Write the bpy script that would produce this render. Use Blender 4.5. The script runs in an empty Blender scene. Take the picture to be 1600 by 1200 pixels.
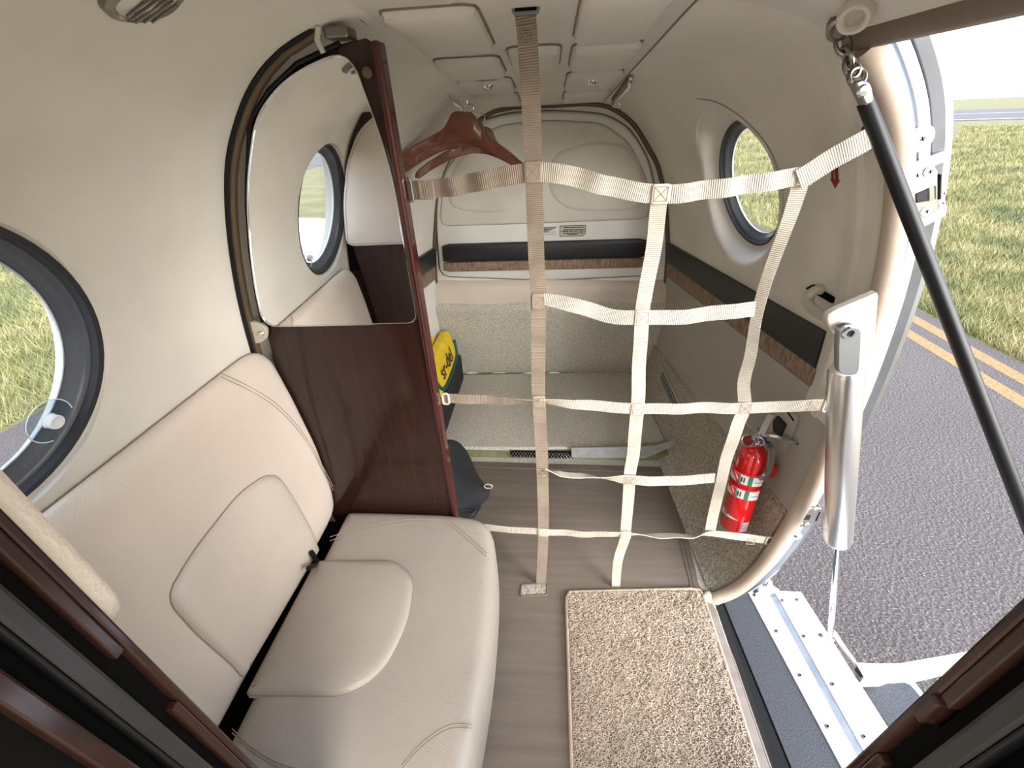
import bpy, math, random
import numpy as np
from mathutils import Vector, Matrix
random.seed(7); rng = np.random.default_rng(7)
SC = bpy.context.scene
COL = SC.collection
pi = math.pi

# ------------------------------------------------------------------ camera
F = 660.0                                    # focal length in pixels of a 1600 x 1200 frame
def _basis():
    d = np.array([850 - 800.0, 600 - 1647.0, -F]); d /= np.linalg.norm(d)
    Z = -d
    v = -(Z[0] * 58.0 - Z[2] * F) / Z[1]
    Y = np.array([58.0, v, -F]); Y /= np.linalg.norm(Y)
    return np.array([np.cross(Y, Z), Y, Z])
RW = _basis()
CAM = np.array([0.0, 0.0, 1.25])
cam_d = bpy.data.cameras.new('camera'); cam = bpy.data.objects.new('camera', cam_d); COL.objects.link(cam)
cam_d.sensor_fit = 'HORIZONTAL'; cam_d.sensor_width = 36.0; cam_d.lens = F / 1600 * 36.0
cam_d.clip_start = 0.01; cam_d.clip_end = 2000
cam.matrix_world = Matrix([list(RW[i]) + [CAM[i]] for i in range(3)] + [[0, 0, 0, 1]])
SC.camera = cam
# ------------------------------------------------------------------ view, sky
SC.view_settings.view_transform = 'Standard'; SC.view_settings.look = 'None'
SC.view_settings.gamma = 1.0; SC.view_settings.use_curve_mapping = False
SC.view_settings.exposure = 1.75
SKY = 1.35
W = bpy.data.worlds.new('overcast_sky'); SC.world = W; W.use_nodes = True
nt = W.node_tree; nt.nodes.clear()
tc = nt.nodes.new('ShaderNodeTexCoord'); nz = nt.nodes.new('ShaderNodeTexNoise'); rp = nt.nodes.new('ShaderNodeValToRGB')
nz.inputs['Scale'].default_value = 2.6; nz.inputs['Detail'].default_value = 5
rp.color_ramp.elements[0].position = 0.42; rp.color_ramp.elements[0].color = (0.20, 0.38, 0.74, 1)
rp.color_ramp.elements[1].position = 0.56; rp.color_ramp.elements[1].color = (1.0, 0.985, 0.97, 1)
sep = nt.nodes.new('ShaderNodeSeparateXYZ'); mr = nt.nodes.new('ShaderNodeMapRange'); mx = nt.nodes.new('ShaderNodeMix'); mx.data_type = 'RGBA'
mr.inputs['From Min'].default_value = 0.06; mr.inputs['From Max'].default_value = 0.22
bg = nt.nodes.new('ShaderNodeBackground'); bg.inputs['Strength'].default_value = SKY; wo = nt.nodes.new('ShaderNodeOutputWorld')
nt.links.new(tc.outputs['Generated'], nz.inputs['Vector']); nt.links.new(nz.outputs['Fac'], rp.inputs['Fac'])
nt.links.new(tc.outputs['Generated'], sep.inputs[0]); nt.links.new(sep.outputs['Z'], mr.inputs['Value'])
nt.links.new(mr.outputs[0], mx.inputs['Factor']); mx.inputs['A'].default_value = (1, 0.99, 0.98, 1)
nt.links.new(rp.outputs['Color'], mx.inputs['B']); nt.links.new(mx.outputs['Result'], bg.inputs['Color']); nt.links.new(bg.outputs[0], wo.inputs[0])
# sun veiled by thin cloud: a broad glow ahead of the door side of the aircraft
sd = bpy.data.lights.new('veiled_sun', 'SUN'); sd.energy = 4.5; sd.angle = math.radians(60); sd.color = (1, .975, .94)
so = bpy.data.objects.new('veiled_sun', sd); COL.objects.link(so)
so.rotation_euler = Vector((-.70, .62, -.24)).to_track_quat('-Z', 'Y').to_euler()
CABIN_FILL = 3.6                              # W, each fill lamp added over the unseen forward cabin

# ------------------------------------------------------------------ pixel rays (1600 x 1200 frame) meeting planes of the place
def ray(px, py):
    r = RW @ np.array([px - 800.0, 600.0 - py, -F]); return r / np.linalg.norm(r)
def aX(px, py, x): r = ray(px, py); return CAM + r * ((x - CAM[0]) / r[0])
def aY(px, py, y): r = ray(px, py); return CAM + r * ((y - CAM[1]) / r[1])
def aZ(px, py, z): r = ray(px, py); return CAM + r * ((z - CAM[2]) / r[2])
S0 = np.array([(.50,-.014),(.56,.045),(.60,.14),(.622,.27),(.633,.42),(.634,.58),(.628,.74),(.607,.93),(.575,1.075),(.533,1.19),(.486,1.262),(.43,1.318),(.36,1.356),(.27,1.378),(.15,1.386)])
S1 = np.array([(.46,.0),(.51,.06),(.535,.14),(.55,.27),(.556,.42),(.55,.58),(.535,.74),(.512,.86),(.487,.96),(.445,1.065),(.40,1.13),(.345,1.20),(.29,1.245),(.22,1.278),(.14,1.290)])
Y0, Y1 = .78, 1.97
def crom(P, n):
    P = np.asarray(P, float); Q = np.vstack([2*P[0]-P[1], P, 2*P[-1]-P[-2]]); out = []; m = len(P) - 1
    for i in range(n + 1):
        t = i / n * m; k = min(int(t), m - 1); u = t - k
        a, b, c, d = Q[k:k+4]
        out.append(.5*(2*b + (c-a)*u + (2*a-5*b+4*c-d)*u*u + (3*b-a-3*c+d)*u**3))
    return np.array(out)
PA, PB = crom(S0, 112), crom(S1, 112)
def sec(Y):
    t = min(max((Y - Y0) / (Y1 - Y0), 0), 1); return PA*(1-t) + PB*t
def hw(z, Y):
    s = sec(Y); return float(np.interp(z, s[:,1], s[:,0]))
def ceil_z(Y):
    t = min(max((Y - Y0) / (Y1 - Y0), 0), 1); return 1.384*(1-t) + 1.288*t
def aWall(px, py, off=0.0):
    r = ray(px, py); t = .05
    while t < 6:
        p = CAM + r*t
        if abs(p[0]) > hw(p[2], p[1]) - off: break
        t += .002
    return p
def aCeil(px, py, off=0.0):
    r = ray(px, py); t = .05
    while t < 6:
        p = CAM + r*t
        if p[2] > ceil_z(p[1]) - off: break
        t += .002
    return p

# ------------------------------------------------------------------ materials
def new_mat(name):
    m = bpy.data.materials.new(name); m.use_nodes = True
    return m, m.node_tree, m.node_tree.nodes['Principled BSDF']
def mat(name, c, rough=.6, metal=0.0, var=0.0, vs=8.0, bump=0.0, bs=60.0, bd=.002, coat=0.0, spec=.5, c2=None, kind='noise', stretch=None, sheen=0.0, detail=3):
    m, t, b = new_mat(name)
    b.inputs['Roughness'].default_value = rough; b.inputs['Metallic'].default_value = metal
    b.inputs['Coat Weight'].default_value = coat; b.inputs['Coat Roughness'].default_value = .06
    b.inputs['Specular IOR Level'].default_value = spec
    b.inputs['Base Color'].default_value = (*c, 1)
    if sheen: b.inputs['Sheen Weight'].default_value = sheen
    g = t.nodes.new('ShaderNodeTexCoord'); src = g.outputs['Object']
    if stretch:
        mp = t.nodes.new('ShaderNodeMapping'); mp.inputs['Scale'].default_value = stretch
        t.links.new(src, mp.inputs['Vector']); src = mp.outputs['Vector']
    if var or c2:
        n = t.nodes.new('ShaderNodeTexNoise'); n.inputs['Scale'].default_value = vs; n.inputs['Detail'].default_value = detail; t.links.new(src, n.inputs['Vector'])
        r = t.nodes.new('ShaderNodeValToRGB'); r.color_ramp.elements[0].position = .33; r.color_ramp.elements[1].position = .67
        ca = c if c2 else tuple(x*(1-var) for x in c); cb = c2 if c2 else tuple(min(1, x*(1+var)) for x in c)
        r.color_ramp.elements[0].color = (*ca, 1); r.color_ramp.elements[1].color = (*cb, 1)
        t.links.new(n.outputs['Fac'], r.inputs['Fac']); t.links.new(r.outputs['Color'], b.inputs['Base Color'])
    if bump:
        if kind == 'voronoi':
            n2 = t.nodes.new('ShaderNodeTexVoronoi'); o = n2.outputs['Distance']
        else:
            n2 = t.nodes.new('ShaderNodeTexNoise'); n2.inputs['Detail'].default_value = 4; o = n2.outputs['Fac']
        n2.inputs['Scale'].default_value = bs; t.links.new(src, n2.inputs['Vector'])
        bp = t.nodes.new('ShaderNodeBump'); bp.inputs['Strength'].default_value = bump; bp.inputs['Distance'].default_value = bd
        t.links.new(o, bp.inputs['Height']); t.links.new(bp.outputs[0], b.inputs['Normal'])
    return m
def emat(name, c, s):
    m, t, b = new_mat(name); b.inputs['Emission Color'].default_value = (*c, 1); b.inputs['Emission Strength'].default_value = s; return m
M = {}
M['suede'] = mat('cream_suede', (.68,.635,.555), .85, var=.07, vs=5, bump=.25, bs=420, bd=.001, sheen=.2)
M['headliner'] = mat('headliner_vinyl', (.64,.60,.54), .6, var=.03, vs=6, bump=.2, bs=500, bd=.0008)
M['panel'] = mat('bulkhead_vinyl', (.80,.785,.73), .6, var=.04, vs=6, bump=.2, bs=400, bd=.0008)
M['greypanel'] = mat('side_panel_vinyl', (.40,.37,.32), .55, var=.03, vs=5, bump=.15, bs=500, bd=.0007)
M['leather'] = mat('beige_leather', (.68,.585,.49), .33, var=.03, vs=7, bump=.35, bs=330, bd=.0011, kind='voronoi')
M['leather2'] = mat('beige_leather_insert', (.66,.565,.47), .35, var=.03, vs=7, bump=.35, bs=330, bd=.0011, kind='voronoi')
M['seatleather'] = mat('shaded_seat_leather', (.40,.35,.295), .30, var=.05, vs=6, bump=.35, bs=330, bd=.0011, kind='voronoi')  # bench leather darkened: the cushion's weaker light is put into its colour
M['seatleather2'] = mat('shaded_seat_insert', (.45,.39,.325), .33, var=.04, vs=6, bump=.35, bs=330, bd=.0011, kind='voronoi')  # insert leather darkened for the weaker light on the cushion
M['thread'] = mat('seam_thread', (.34,.265,.20), .8)
M['wood'] = mat('polished_mahogany', (.022,.0095,.0075), .12, c2=(.032,.0130,.0100), vs=6, stretch=(14,14,1.2), spec=.42, detail=6)
M['wood_red'] = mat('red_mahogany_edge', (.040,.009,.009), .13, c2=(.075,.018,.015), vs=7, stretch=(16,16,1.0), spec=.5, detail=6)
M['wood_hang'] = mat('hanger_wood', (.13,.038,.018), .32, c2=(.20,.066,.032), vs=9, stretch=(2,12,12), coat=.5, detail=5)
M['mirror'] = mat('mirror_silver', (.93,.93,.92), .004, 1.0)
M['black'] = mat('black_rubber', (.007,.007,.008), .4, spec=.28)
M['groove'] = mat('black_felt', (.004,.004,.004), .9, spec=.08)
M['blackleather'] = mat('black_leather', (.012,.013,.015), .42, bump=.3, bs=300, bd=.001, kind='voronoi')
M['brownfabric'] = mat('brown_moquette', (.27,.18,.125), .9, var=.35, vs=120, bump=.4, bs=300, bd=.001, stretch=(1,1,.3))
M['blackfabric'] = mat('black_cloth', (.012,.013,.016), .85, bump=.3, bs=200, bd=.001)
M['bronze'] = mat('bronze_trim', (.12,.085,.05), .35, .4)
M['ring'] = mat('grey_window_ring', (.085,.09,.10), .30, var=.12, vs=10)
M['ringdark'] = mat('dark_window_seal', (.020,.022,.026), .5)
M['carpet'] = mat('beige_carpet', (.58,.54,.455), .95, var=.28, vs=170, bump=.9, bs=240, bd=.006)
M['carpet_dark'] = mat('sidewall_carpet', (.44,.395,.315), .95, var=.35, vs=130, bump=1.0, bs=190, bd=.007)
M['vinyl'] = mat('taupe_floor_vinyl', (.165,.132,.106), .40, c2=(.205,.168,.137), vs=5, stretch=(.6,9,1), bump=.15, bs=260, bd=.001)
M['vinyl_line'] = mat('floor_vinyl_edge', (.17,.13,.10), .5)
M['coil'] = mat('coil_mat_loops', (.52,.425,.33), .45, var=.12, vs=30)
M['coilbase'] = mat('coil_mat_backing', (.34,.255,.18), .8, var=.2, vs=90)
M['coiledge'] = mat('coil_mat_edge', (.50,.39,.29), .5)
M['alu'] = mat('bare_aluminium', (.55,.57,.60), .24, 1.0, var=.08, vs=14)
M['alloy'] = mat('dull_alloy', (.55,.56,.57), .5, .55, var=.1, vs=40)
M['framemetal'] = mat('outer_frame_metal', (.36,.37,.39), .35, 1.0, var=.12, vs=12)
M['webmetal'] = mat('door_frame_metal', (.055,.062,.073), .22, 1.0, var=.35, vs=9)
M['hinge'] = mat('grey_hinge_metal', (.22,.23,.25), .45, .5, var=.15, vs=30)
M['alu2'] = mat('brushed_aluminium', (.36,.37,.385), .36, 1.0, bump=.1, bs=300, bd=.0005)
M['chrome'] = mat('chrome', (.8,.8,.8), .1, 1.0)
M['polish'] = mat('polished_tube', (.80,.79,.78), .30, 1.0)
M['steel'] = mat('dull_steel', (.24,.22,.195), .35, 1.0)
M['white'] = mat('white_paint', (.80,.80,.79), .35, var=.03, vs=9)
M['cream'] = mat('cream_paint', (.56,.51,.43), .4)
M['trim'] = mat('tan_edge_trim', (.45,.36,.28), .6, var=.05, vs=20, bump=.3, bs=200, bd=.001)
M['trim_dark'] = mat('brown_header_trim', (.18,.13,.10), .6, var=.05, vs=20, bump=.3, bs=200, bd=.001)
M['abrasive'] = mat('charcoal_grip_tape', (.035,.038,.043), .9, c2=(.075,.08,.09), vs=300, bump=.6, bs=350, bd=.002)
M['foam'] = mat('black_foam', (.006,.006,.007), .95, spec=.15)
M['red'] = mat('red_enamel', (.62,.008,.012), .18, coat=.7)
M['redink'] = mat('dark_red_decal', (.22,.006,.008), .5)
M['pink'] = mat('pale_ink', (.65,.36,.33), .6)
M['yellow'] = mat('yellow_nylon', (.80,.56,.02), .7, var=.10, vs=25, bump=.4, bs=35, bd=.006)
M['green'] = mat('dark_green_binding', (.005,.09,.075), .7)
M['ink'] = mat('black_ink', (.02,.02,.02), .7)
M['paper'] = mat('white_label', (.72,.71,.68), .6)
M['paper2'] = mat('cream_label', (.58,.53,.43), .6)
M['blueink'] = mat('faded_blue_ink', (.36,.36,.46), .7)
M['greenpaint'] = mat('zinc_chromate_paint', (.19,.21,.10), .6, var=.15, vs=30)
M['greenlabel'] = mat('green_label', (.03,.20,.10), .5)
M['plasticgrey'] = mat('grey_plastic', (.022,.021,.021), .3)
M['cup'] = mat('clear_knob', (.85,.85,.85), .1)
def strap_mat(name, c, c2):
    m, t, b = new_mat(name); b.inputs['Roughness'].default_value = .75
    a = t.nodes.new('ShaderNodeAttribute'); a.attribute_name = 'along'
    w = t.nodes.new('ShaderNodeMath'); w.operation = 'MULTIPLY'; w.inputs[1].default_value = 2*pi/.0034
    s = t.nodes.new('ShaderNodeMath'); s.operation = 'SINE'
    bp = t.nodes.new('ShaderNodeBump'); bp.inputs['Strength'].default_value = .6; bp.inputs['Distance'].default_value = .0012
    g = t.nodes.new('ShaderNodeTexCoord'); n = t.nodes.new('ShaderNodeTexNoise'); n.inputs['Scale'].default_value = 16
    r = t.nodes.new('ShaderNodeValToRGB'); r.color_ramp.elements[0].color = (*c2,1); r.color_ramp.elements[1].color = (*c,1); r.color_ramp.elements[0].position = .3; r.color_ramp.elements[1].position = .6
    r2 = t.nodes.new('ShaderNodeMix'); r2.data_type = 'RGBA'; r2.blend_type = 'MULTIPLY'
    mr = t.nodes.new('ShaderNodeMapRange'); mr.inputs['From Min'].default_value = -1; mr.inputs['From Max'].default_value = 0; mr.inputs['To Min'].default_value = .78
    L = t.links.new
    L(a.outputs['Fac'], w.inputs[0]); L(w.outputs[0], s.inputs[0]); L(s.outputs[0], bp.inputs['Height']); L(bp.outputs[0], b.inputs['Normal'])
    L(g.outputs['Object'], n.inputs['Vector']); L(n.outputs['Fac'], r.inputs['Fac']); L(s.outputs[0], mr.inputs['Value'])
    cb = t.nodes.new('ShaderNodeCombineColor'); [L(mr.outputs[0], cb.inputs[i]) for i in range(3)]
    r2.inputs['Factor'].default_value = 1; L(r.outputs['Color'], r2.inputs['A']); L(cb.outputs[0], r2.inputs['B']); L(r2.outputs['Result'], b.inputs['Base Color'])
    return m
M['strap'] = strap_mat('cream_webbing', (.64,.575,.475), (.52,.45,.36))
M['strap_tan'] = strap_mat('soiled_tan_webbing', (.36,.285,.215), (.26,.20,.148))
def glass_mat(name, tint, ior=1.45):
    m = bpy.data.materials.new(name); m.use_nodes = True; t = m.node_tree; t.nodes.clear()
    tr = t.nodes.new('ShaderNodeBsdfTransparent'); tr.inputs[0].default_value = (*tint, 1)
    gl = t.nodes.new('ShaderNodeBsdfGlossy'); gl.inputs['Roughness'].default_value = .01
    lw = t.nodes.new('ShaderNodeLayerWeight'); fr = t.nodes.new('ShaderNodeMapRange'); fr.interpolation_type = 'SMOOTHERSTEP'
    fr.inputs['From Min'].default_value = .55; fr.inputs['To Min'].default_value = .035 * ior / 1.45; fr.inputs['To Max'].default_value = .6
    t.links.new(lw.outputs['Facing'], fr.inputs['Value'])
    mx = t.nodes.new('ShaderNodeMixShader'); o = t.nodes.new('ShaderNodeOutputMaterial')
    t.links.new(fr.outputs[0], mx.inputs[0]); t.links.new(tr.outputs[0], mx.inputs[1]); t.links.new(gl.outputs[0], mx.inputs[2]); t.links.new(mx.outputs[0], o.inputs[0])
    return m
M['glass'] = glass_mat('window_acrylic', (.93,.95,.95))
M['clear'] = glass_mat('clear_acrylic', (.82,.86,.88), 1.5)
def asphalt_mat():
    m, t, b = new_mat('apron_asphalt'); b.inputs['Roughness'].default_value = .85
    g = t.nodes.new('ShaderNodeTexCoord'); v = t.nodes.new('ShaderNodeTexVoronoi'); v.inputs['Scale'].default_value = 42
    r = t.nodes.new('ShaderNodeValToRGB'); e = r.color_ramp.elements
    n = t.nodes.new('ShaderNodeTexNoise'); n.inputs['Scale'].default_value = 110; n.inputs['Detail'].default_value = 5
    e[0].position = .36; e[0].color = (.034,.0275,.024,1); e[1].position = .58; e[1].color = (.088,.070,.063,1)
    x = r.color_ramp.elements.new(.70); x.color = (.26,.225,.205,1)
    n3 = t.nodes.new('ShaderNodeTexNoise'); n3.inputs['Scale'].default_value = 1.3
    mr = t.nodes.new('ShaderNodeMapRange'); mr.inputs['To Min'].default_value = .8; mr.inputs['To Max'].default_value = 1.2
    mx = t.nodes.new('ShaderNodeMix'); mx.data_type = 'RGBA'; mx.blend_type = 'MULTIPLY'; mx.inputs['Factor'].default_value = 1
    cb = t.nodes.new('ShaderNodeCombineColor'); bp = t.nodes.new('ShaderNodeBump'); bp.inputs['Distance'].default_value = .012; bp.inputs['Strength'].default_value = .7
    L = t.links.new
    L(g.outputs['Object'], n.inputs['Vector']); L(g.outputs['Object'], v.inputs['Vector']); L(g.outputs['Object'], n3.inputs['Vector'])
    L(n.outputs['Fac'], r.inputs['Fac']); L(n3.outputs['Fac'], mr.inputs['Value']); [L(mr.outputs[0], cb.inputs[i]) for i in range(3)]
    L(r.outputs['Color'], mx.inputs['A']); L(cb.outputs[0], mx.inputs['B']); L(mx.outputs['Result'], b.inputs['Base Color'])
    L(v.outputs['Distance'], bp.inputs['Height']); L(bp.outputs[0], b.inputs['Normal'])
    return m
M['asphalt'] = asphalt_mat()
M['runway'] = mat('runway_asphalt', (.075,.07,.072), .9, var=.1, vs=.5)
M['grassground'] = mat('grass_soil', (.10,.10,.032), .95, c2=(.19,.165,.065), vs=.9, bump=.8, bs=14, bd=.05, detail=8)
M['yellowpaint'] = mat('worn_yellow_paint', (.16,.10,.04), .8, c2=(.28,.17,.055), vs=30, bump=.5, bs=90, bd=.004, detail=6)
M['whitepaint'] = mat('runway_edge_white', (.6,.58,.55), .8)
def grass_mat():
    m, t, b = new_mat('grass_blades'); b.inputs['Roughness'].default_value = .7
    g = t.nodes.new('ShaderNodeTexCoord'); n = t.nodes.new('ShaderNodeTexNoise'); n.inputs['Scale'].default_value = .8; n.inputs['Detail'].default_value = 6
    r = t.nodes.new('ShaderNodeValToRGB'); e = r.color_ramp.elements
    e[0].position = .36; e[0].color = (.125,.145,.055,1); e[1].position = .66; e[1].color = (.36,.31,.15,1)
    x = e.new(.5); x.color = (.235,.225,.08,1)
    t.links.new(g.outputs['Object'], n.inputs['Vector']); t.links.new(n.outputs['Fac'], r.inputs['Fac']); t.links.new(r.outputs['Color'], b.inputs['Base Color'])
    return m
M['grass'] = grass_mat()

# ------------------------------------------------------------------ mesh helpers
class MB:
    def __init__(s): s.v = []; s.f = []; s.at = None
    def add(s, v, f):
        o = len(s.v); s.v += [tuple(map(float, p)) for p in v]; s.f += [tuple(i + o for i in q) for q in f]; return s
    def box(s, a, b, R=None, o=None):
        P = [(x, y, z) for x in (a[0], b[0]) for y in (a[1], b[1]) for z in (a[2], b[2])]
        if R is not None: P = [tuple(np.array(R) @ np.array(p) + (0 if o is None else np.array(o))) for p in P]
        return s.add(P, [(0,1,3,2),(4,6,7,5),(0,4,5,1),(2,3,7,6),(0,2,6,4),(1,5,7,3)])
    def tube(s, pts, r, n=10, cap=True, flat=1.0):
        P = [np.array(p, float) for p in pts]; m = len(P); R = r if hasattr(r, '__len__') else [r]*m
        t0 = P[1] - P[0]; up = np.array([0, 0, 1.0]) if abs(t0[2]) < .9*np.linalg.norm(t0) else np.array([0, 1.0, 0])
        V = []; nrm = None
        for i in range(m):
            t = P[min(i+1, m-1)] - P[max(i-1, 0)]; t /= (np.linalg.norm(t) + 1e-12)
            if nrm is None: nrm = up - t*(up @ t)
            else: nrm = nrm - t*(nrm @ t)
            nrm /= (np.linalg.norm(nrm) + 1e-12); bn = np.cross(t, nrm)
            for k in range(n):
                a = 2*pi*k/n; V.append(P[i] + R[i]*(math.cos(a)*nrm + flat*math.sin(a)*bn))
        Fc = [(i*n+k, i*n+(k+1) % n, (i+1)*n+(k+1) % n, (i+1)*n+k) for i in range(m-1) for k in range(n)]
        if cap: Fc += [tuple(range(n))[::-1], tuple((m-1)*n+k for k in range(n))]
        return s.add(V, Fc)
    def loop(s, pts, r, n=8):
        P = [np.array(p, float) for p in pts]; m = len(P); V = []; nrm = None
        for i in range(m):
            t = P[(i+1) % m] - P[i-1]; t /= np.linalg.norm(t)
            c = sum(P)/m - P[i]; nn = c - t*(c @ t); nn /= (np.linalg.norm(nn)+1e-12); bn = np.cross(t, nn)
            for k in range(n):
                a = 2*pi*k/n; V.append(P[i] + r*(math.cos(a)*nn + math.sin(a)*bn))
        return s.add(V, [(i*n+k, i*n+(k+1) % n, ((i+1) % m)*n+(k+1) % n, ((i+1) % m)*n+k) for i in range(m) for k in range(n)])
    def lathe(s, prof, o, ax=(0,0,1), n=24, sx=1.0, ref=None, sy=1.0):
        """prof: (r, h) pairs swept round axis ax through o."""
        ax = np.array(ax, float); ax /= np.linalg.norm(ax)
        u = np.cross(ax, (0,1,0) if abs(ax[1]) < .9 else (1,0,0)) if ref is None else np.array(ref, float) - ax*(np.array(ref, float) @ ax)
        u /= np.linalg.norm(u); w = np.cross(ax, u); o = np.array(o, float)
        V = [o + ax*h + r*(sx*math.cos(2*pi*k/n)*u + sy*math.sin(2*pi*k/n)*w) for r, h in prof for k in range(n)]
        m = len(prof)
        Fc = [(i*n+k, i*n+(k+1) % n, (i+1)*n+(k+1) % n, (i+1)*n+k) for i in range(m-1) for k in range(n)]
        if prof[0][0] > 1e-6 and prof[0][0] < 1e-3 or prof[0][0] == 0: pass
        return s.add(V, Fc)
    def grid(s, P):
        P = np.asarray(P); a, b = P.shape[:2]
        return s.add(P.reshape(-1, 3), [(i*b+j, i*b+j+1, (i+1)*b+j+1, (i+1)*b+j) for i in range(a-1) for j in range(b-1)])
    def pad(s, out, rings, fn, crown=0.0, k=3, bottom=None):
        """outline out (2D, any winding) lifted through rings of (inset, height) by fn(a, b, h); closed to the centre."""
        P = np.array(out, float); n = len(P)
        A = np.sum(P[:,0]*np.roll(P[:,1],-1) - np.roll(P[:,0],-1)*P[:,1])
        if A < 0: P = P[::-1]
        T = np.roll(P,-1,0) - np.roll(P,1,0); T /= (np.linalg.norm(T,axis=1,keepdims=True)+1e-12)
        N = np.stack([-T[:,1], T[:,0]],1); c = P.mean(0); V = []; cnt = 0
        for ins, h in rings:
            for p in P + N*ins: V.append(fn(p[0], p[1], h))
            cnt += 1
        Q = P + N*rings[-1][0]; h0 = rings[-1][1]
        for i in range(1, k):
            f = 1 - i/k
            for p in c + (Q-c)*f: V.append(fn(p[0], p[1], h0 + crown*(1-f*f)))
            cnt += 1
        V.append(fn(c[0], c[1], h0 + crown)); ci = len(V)-1
        Fc = [(i*n+j, i*n+(j+1) % n, (i+1)*n+(j+1) % n, (i+1)*n+j) for i in range(cnt-1) for j in range(n)]
        Fc += [((cnt-1)*n+j, (cnt-1)*n+(j+1) % n, ci) for j in range(n)]
        if bottom: Fc.append(tuple(range(n))[::-1])
        return s.add(V, Fc)
    def prism(s, out, fn, h0, h1):
        n = len(out); V = [fn(a, b, h0) for a, b in out] + [fn(a, b, h1) for a, b in out]
        return s.add(V, [(i, (i+1) % n, n+(i+1) % n, n+i) for i in range(n)] + [tuple(range(n))[::-1], tuple(range(n, 2*n))])
    def ribbon(s, pts, w, th=.0022, nrm=(0,-1,0), tw=None):
        """flat strap: pts, half width(s), facing nrm, optional twist angles; keeps the length along it for the weave."""
        P = np.array(pts, float); m = len(P); Wd = w if hasattr(w,'__len__') else [w]*m; V = []; al = []; d = 0
        for i in range(m):
            t = P[min(i+1,m-1)] - P[max(i-1,0)]; t /= np.linalg.norm(t)
            nn = np.array(nrm, float); nn = nn - t*(nn@t); nn /= np.linalg.norm(nn); b = np.cross(t, nn)
            if tw is not None:
                c, q = math.cos(tw[i]), math.sin(tw[i]); nn, b = nn*c + b*q, b*c - nn*q
            if i: d += np.linalg.norm(P[i]-P[i-1])
            for sx, sn in ((-1,-1),(1,-1),(1,1),(-1,1)):
                V.append(P[i] + b*Wd[i]*sx + nn*th/2*sn); al.append(d)
        if s.at is None: s.at = []
        s.at += al
        return s.add(V, [(i*4+k, i*4+(k+1)%4, (i+1)*4+(k+1)%4, (i+1)*4+k) for i in range(m-1) for k in range(4)] + [(3,2,1,0), tuple((m-1)*4+k for k in range(4))])

def obj(name, mb, m, parent=None, smooth=True, kind=None, label=None, bevel=0.0, origin=True, ang=40):
    V = np.array(mb.v, dtype=float)
    me = bpy.data.meshes.new(name)
    o = bpy.data.objects.new(name, me); COL.objects.link(o)
    if parent is not None:
        off = np.array(parent['_o']); o.parent = parent; o['_o'] = list(map(float, off))
    else:
        lo, hi = V.min(0), V.max(0); off = np.array([(lo[0]+hi[0])/2, (lo[1]+hi[1])/2, lo[2]]) if origin else np.zeros(3)
        o.location = off; o['_o'] = list(map(float, off))
    me.from_pydata((V - off).tolist(), [], mb.f); me.materials.append(M[m] if isinstance(m, str) else m)
    if mb.at is not None and len(mb.at) == len(me.vertices):
        a = me.attributes.new('along', 'FLOAT', 'POINT'); a.data.foreach_set('value', mb.at)
    me.update()
    if len(me.polygons) < 60000:
        import bmesh
        b = bmesh.new(); b.from_mesh(me); bmesh.ops.recalc_face_normals(b, faces=b.faces); b.to_mesh(me); b.free()
    if bevel:
        md = o.modifiers.new('bevel', 'BEVEL'); md.width = bevel; md.segments = 2; md.limit_method = 'ANGLE'
    if smooth:
        me.polygons.foreach_set('use_smooth', [True]*len(me.polygons))
        try: me.set_sharp_from_angle(angle=math.radians(ang))
        except Exception: pass
    if kind: o['kind'] = kind
    if label: o['label'] = label
    return o
def thing(name, loc, label, cat, group=None, kind=None):
    o = bpy.data.objects.new(name, None); COL.objects.link(o); o.location = loc; o['_o'] = list(map(float, loc)); o.empty_display_size = .05
    if kind: o['kind'] = kind
    else: tag(o, label, cat, group)
    return o
def tag(o, label, cat, group=None):
    o['label'] = label; o['category'] = cat
    if group: o['group'] = group
    return o
def rpoly(pts, r, n=5):
    """polygon with rounded corners"""
    P = [np.array(p, float) for p in pts]; m = len(P); out = []; R = r if hasattr(r,'__len__') else [r]*m
    for i in range(m):
        a, b, c = P[i-1], P[i], P[(i+1) % m]; u = a-b; w = c-b; lu, lw = np.linalg.norm(u), np.linalg.norm(w)
        d = min(R[i], lu*.48, lw*.48); p0 = b+u/lu*d; p2 = b+w/lw*d
        for k in range(n+1):
            t = k/n; out.append((1-t)**2*p0 + 2*t*(1-t)*b + t*t*p2)
    return [tuple(p) for p in out]
def inset(pts, d):
    P = np.array(pts, float); A = np.sum(P[:,0]*np.roll(P[:,1],-1) - np.roll(P[:,0],-1)*P[:,1]); P = P if A > 0 else P[::-1]
    T = np.roll(P,-1,0) - np.roll(P,1,0); T /= (np.linalg.norm(T,axis=1,keepdims=True)+1e-12); return P + np.stack([-T[:,1], T[:,0]],1)*d
def resamp(pts, n, closed=False):
    P = np.array(list(pts) + ([pts[0]] if closed else []), float); d = np.r_[0, np.cumsum(np.linalg.norm(np.diff(P,axis=0),axis=1))]
    t = np.linspace(0, d[-1], n+1 if closed else n); Q = np.stack([np.interp(t, d, P[:,k]) for k in range(P.shape[1])],1)
    return Q[:-1] if closed else Q
def ell(cx, cy, rx, ry, n=32): return [(cx+rx*math.cos(2*pi*k/n), cy+ry*math.sin(2*pi*k/n)) for k in range(n)]
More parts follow.
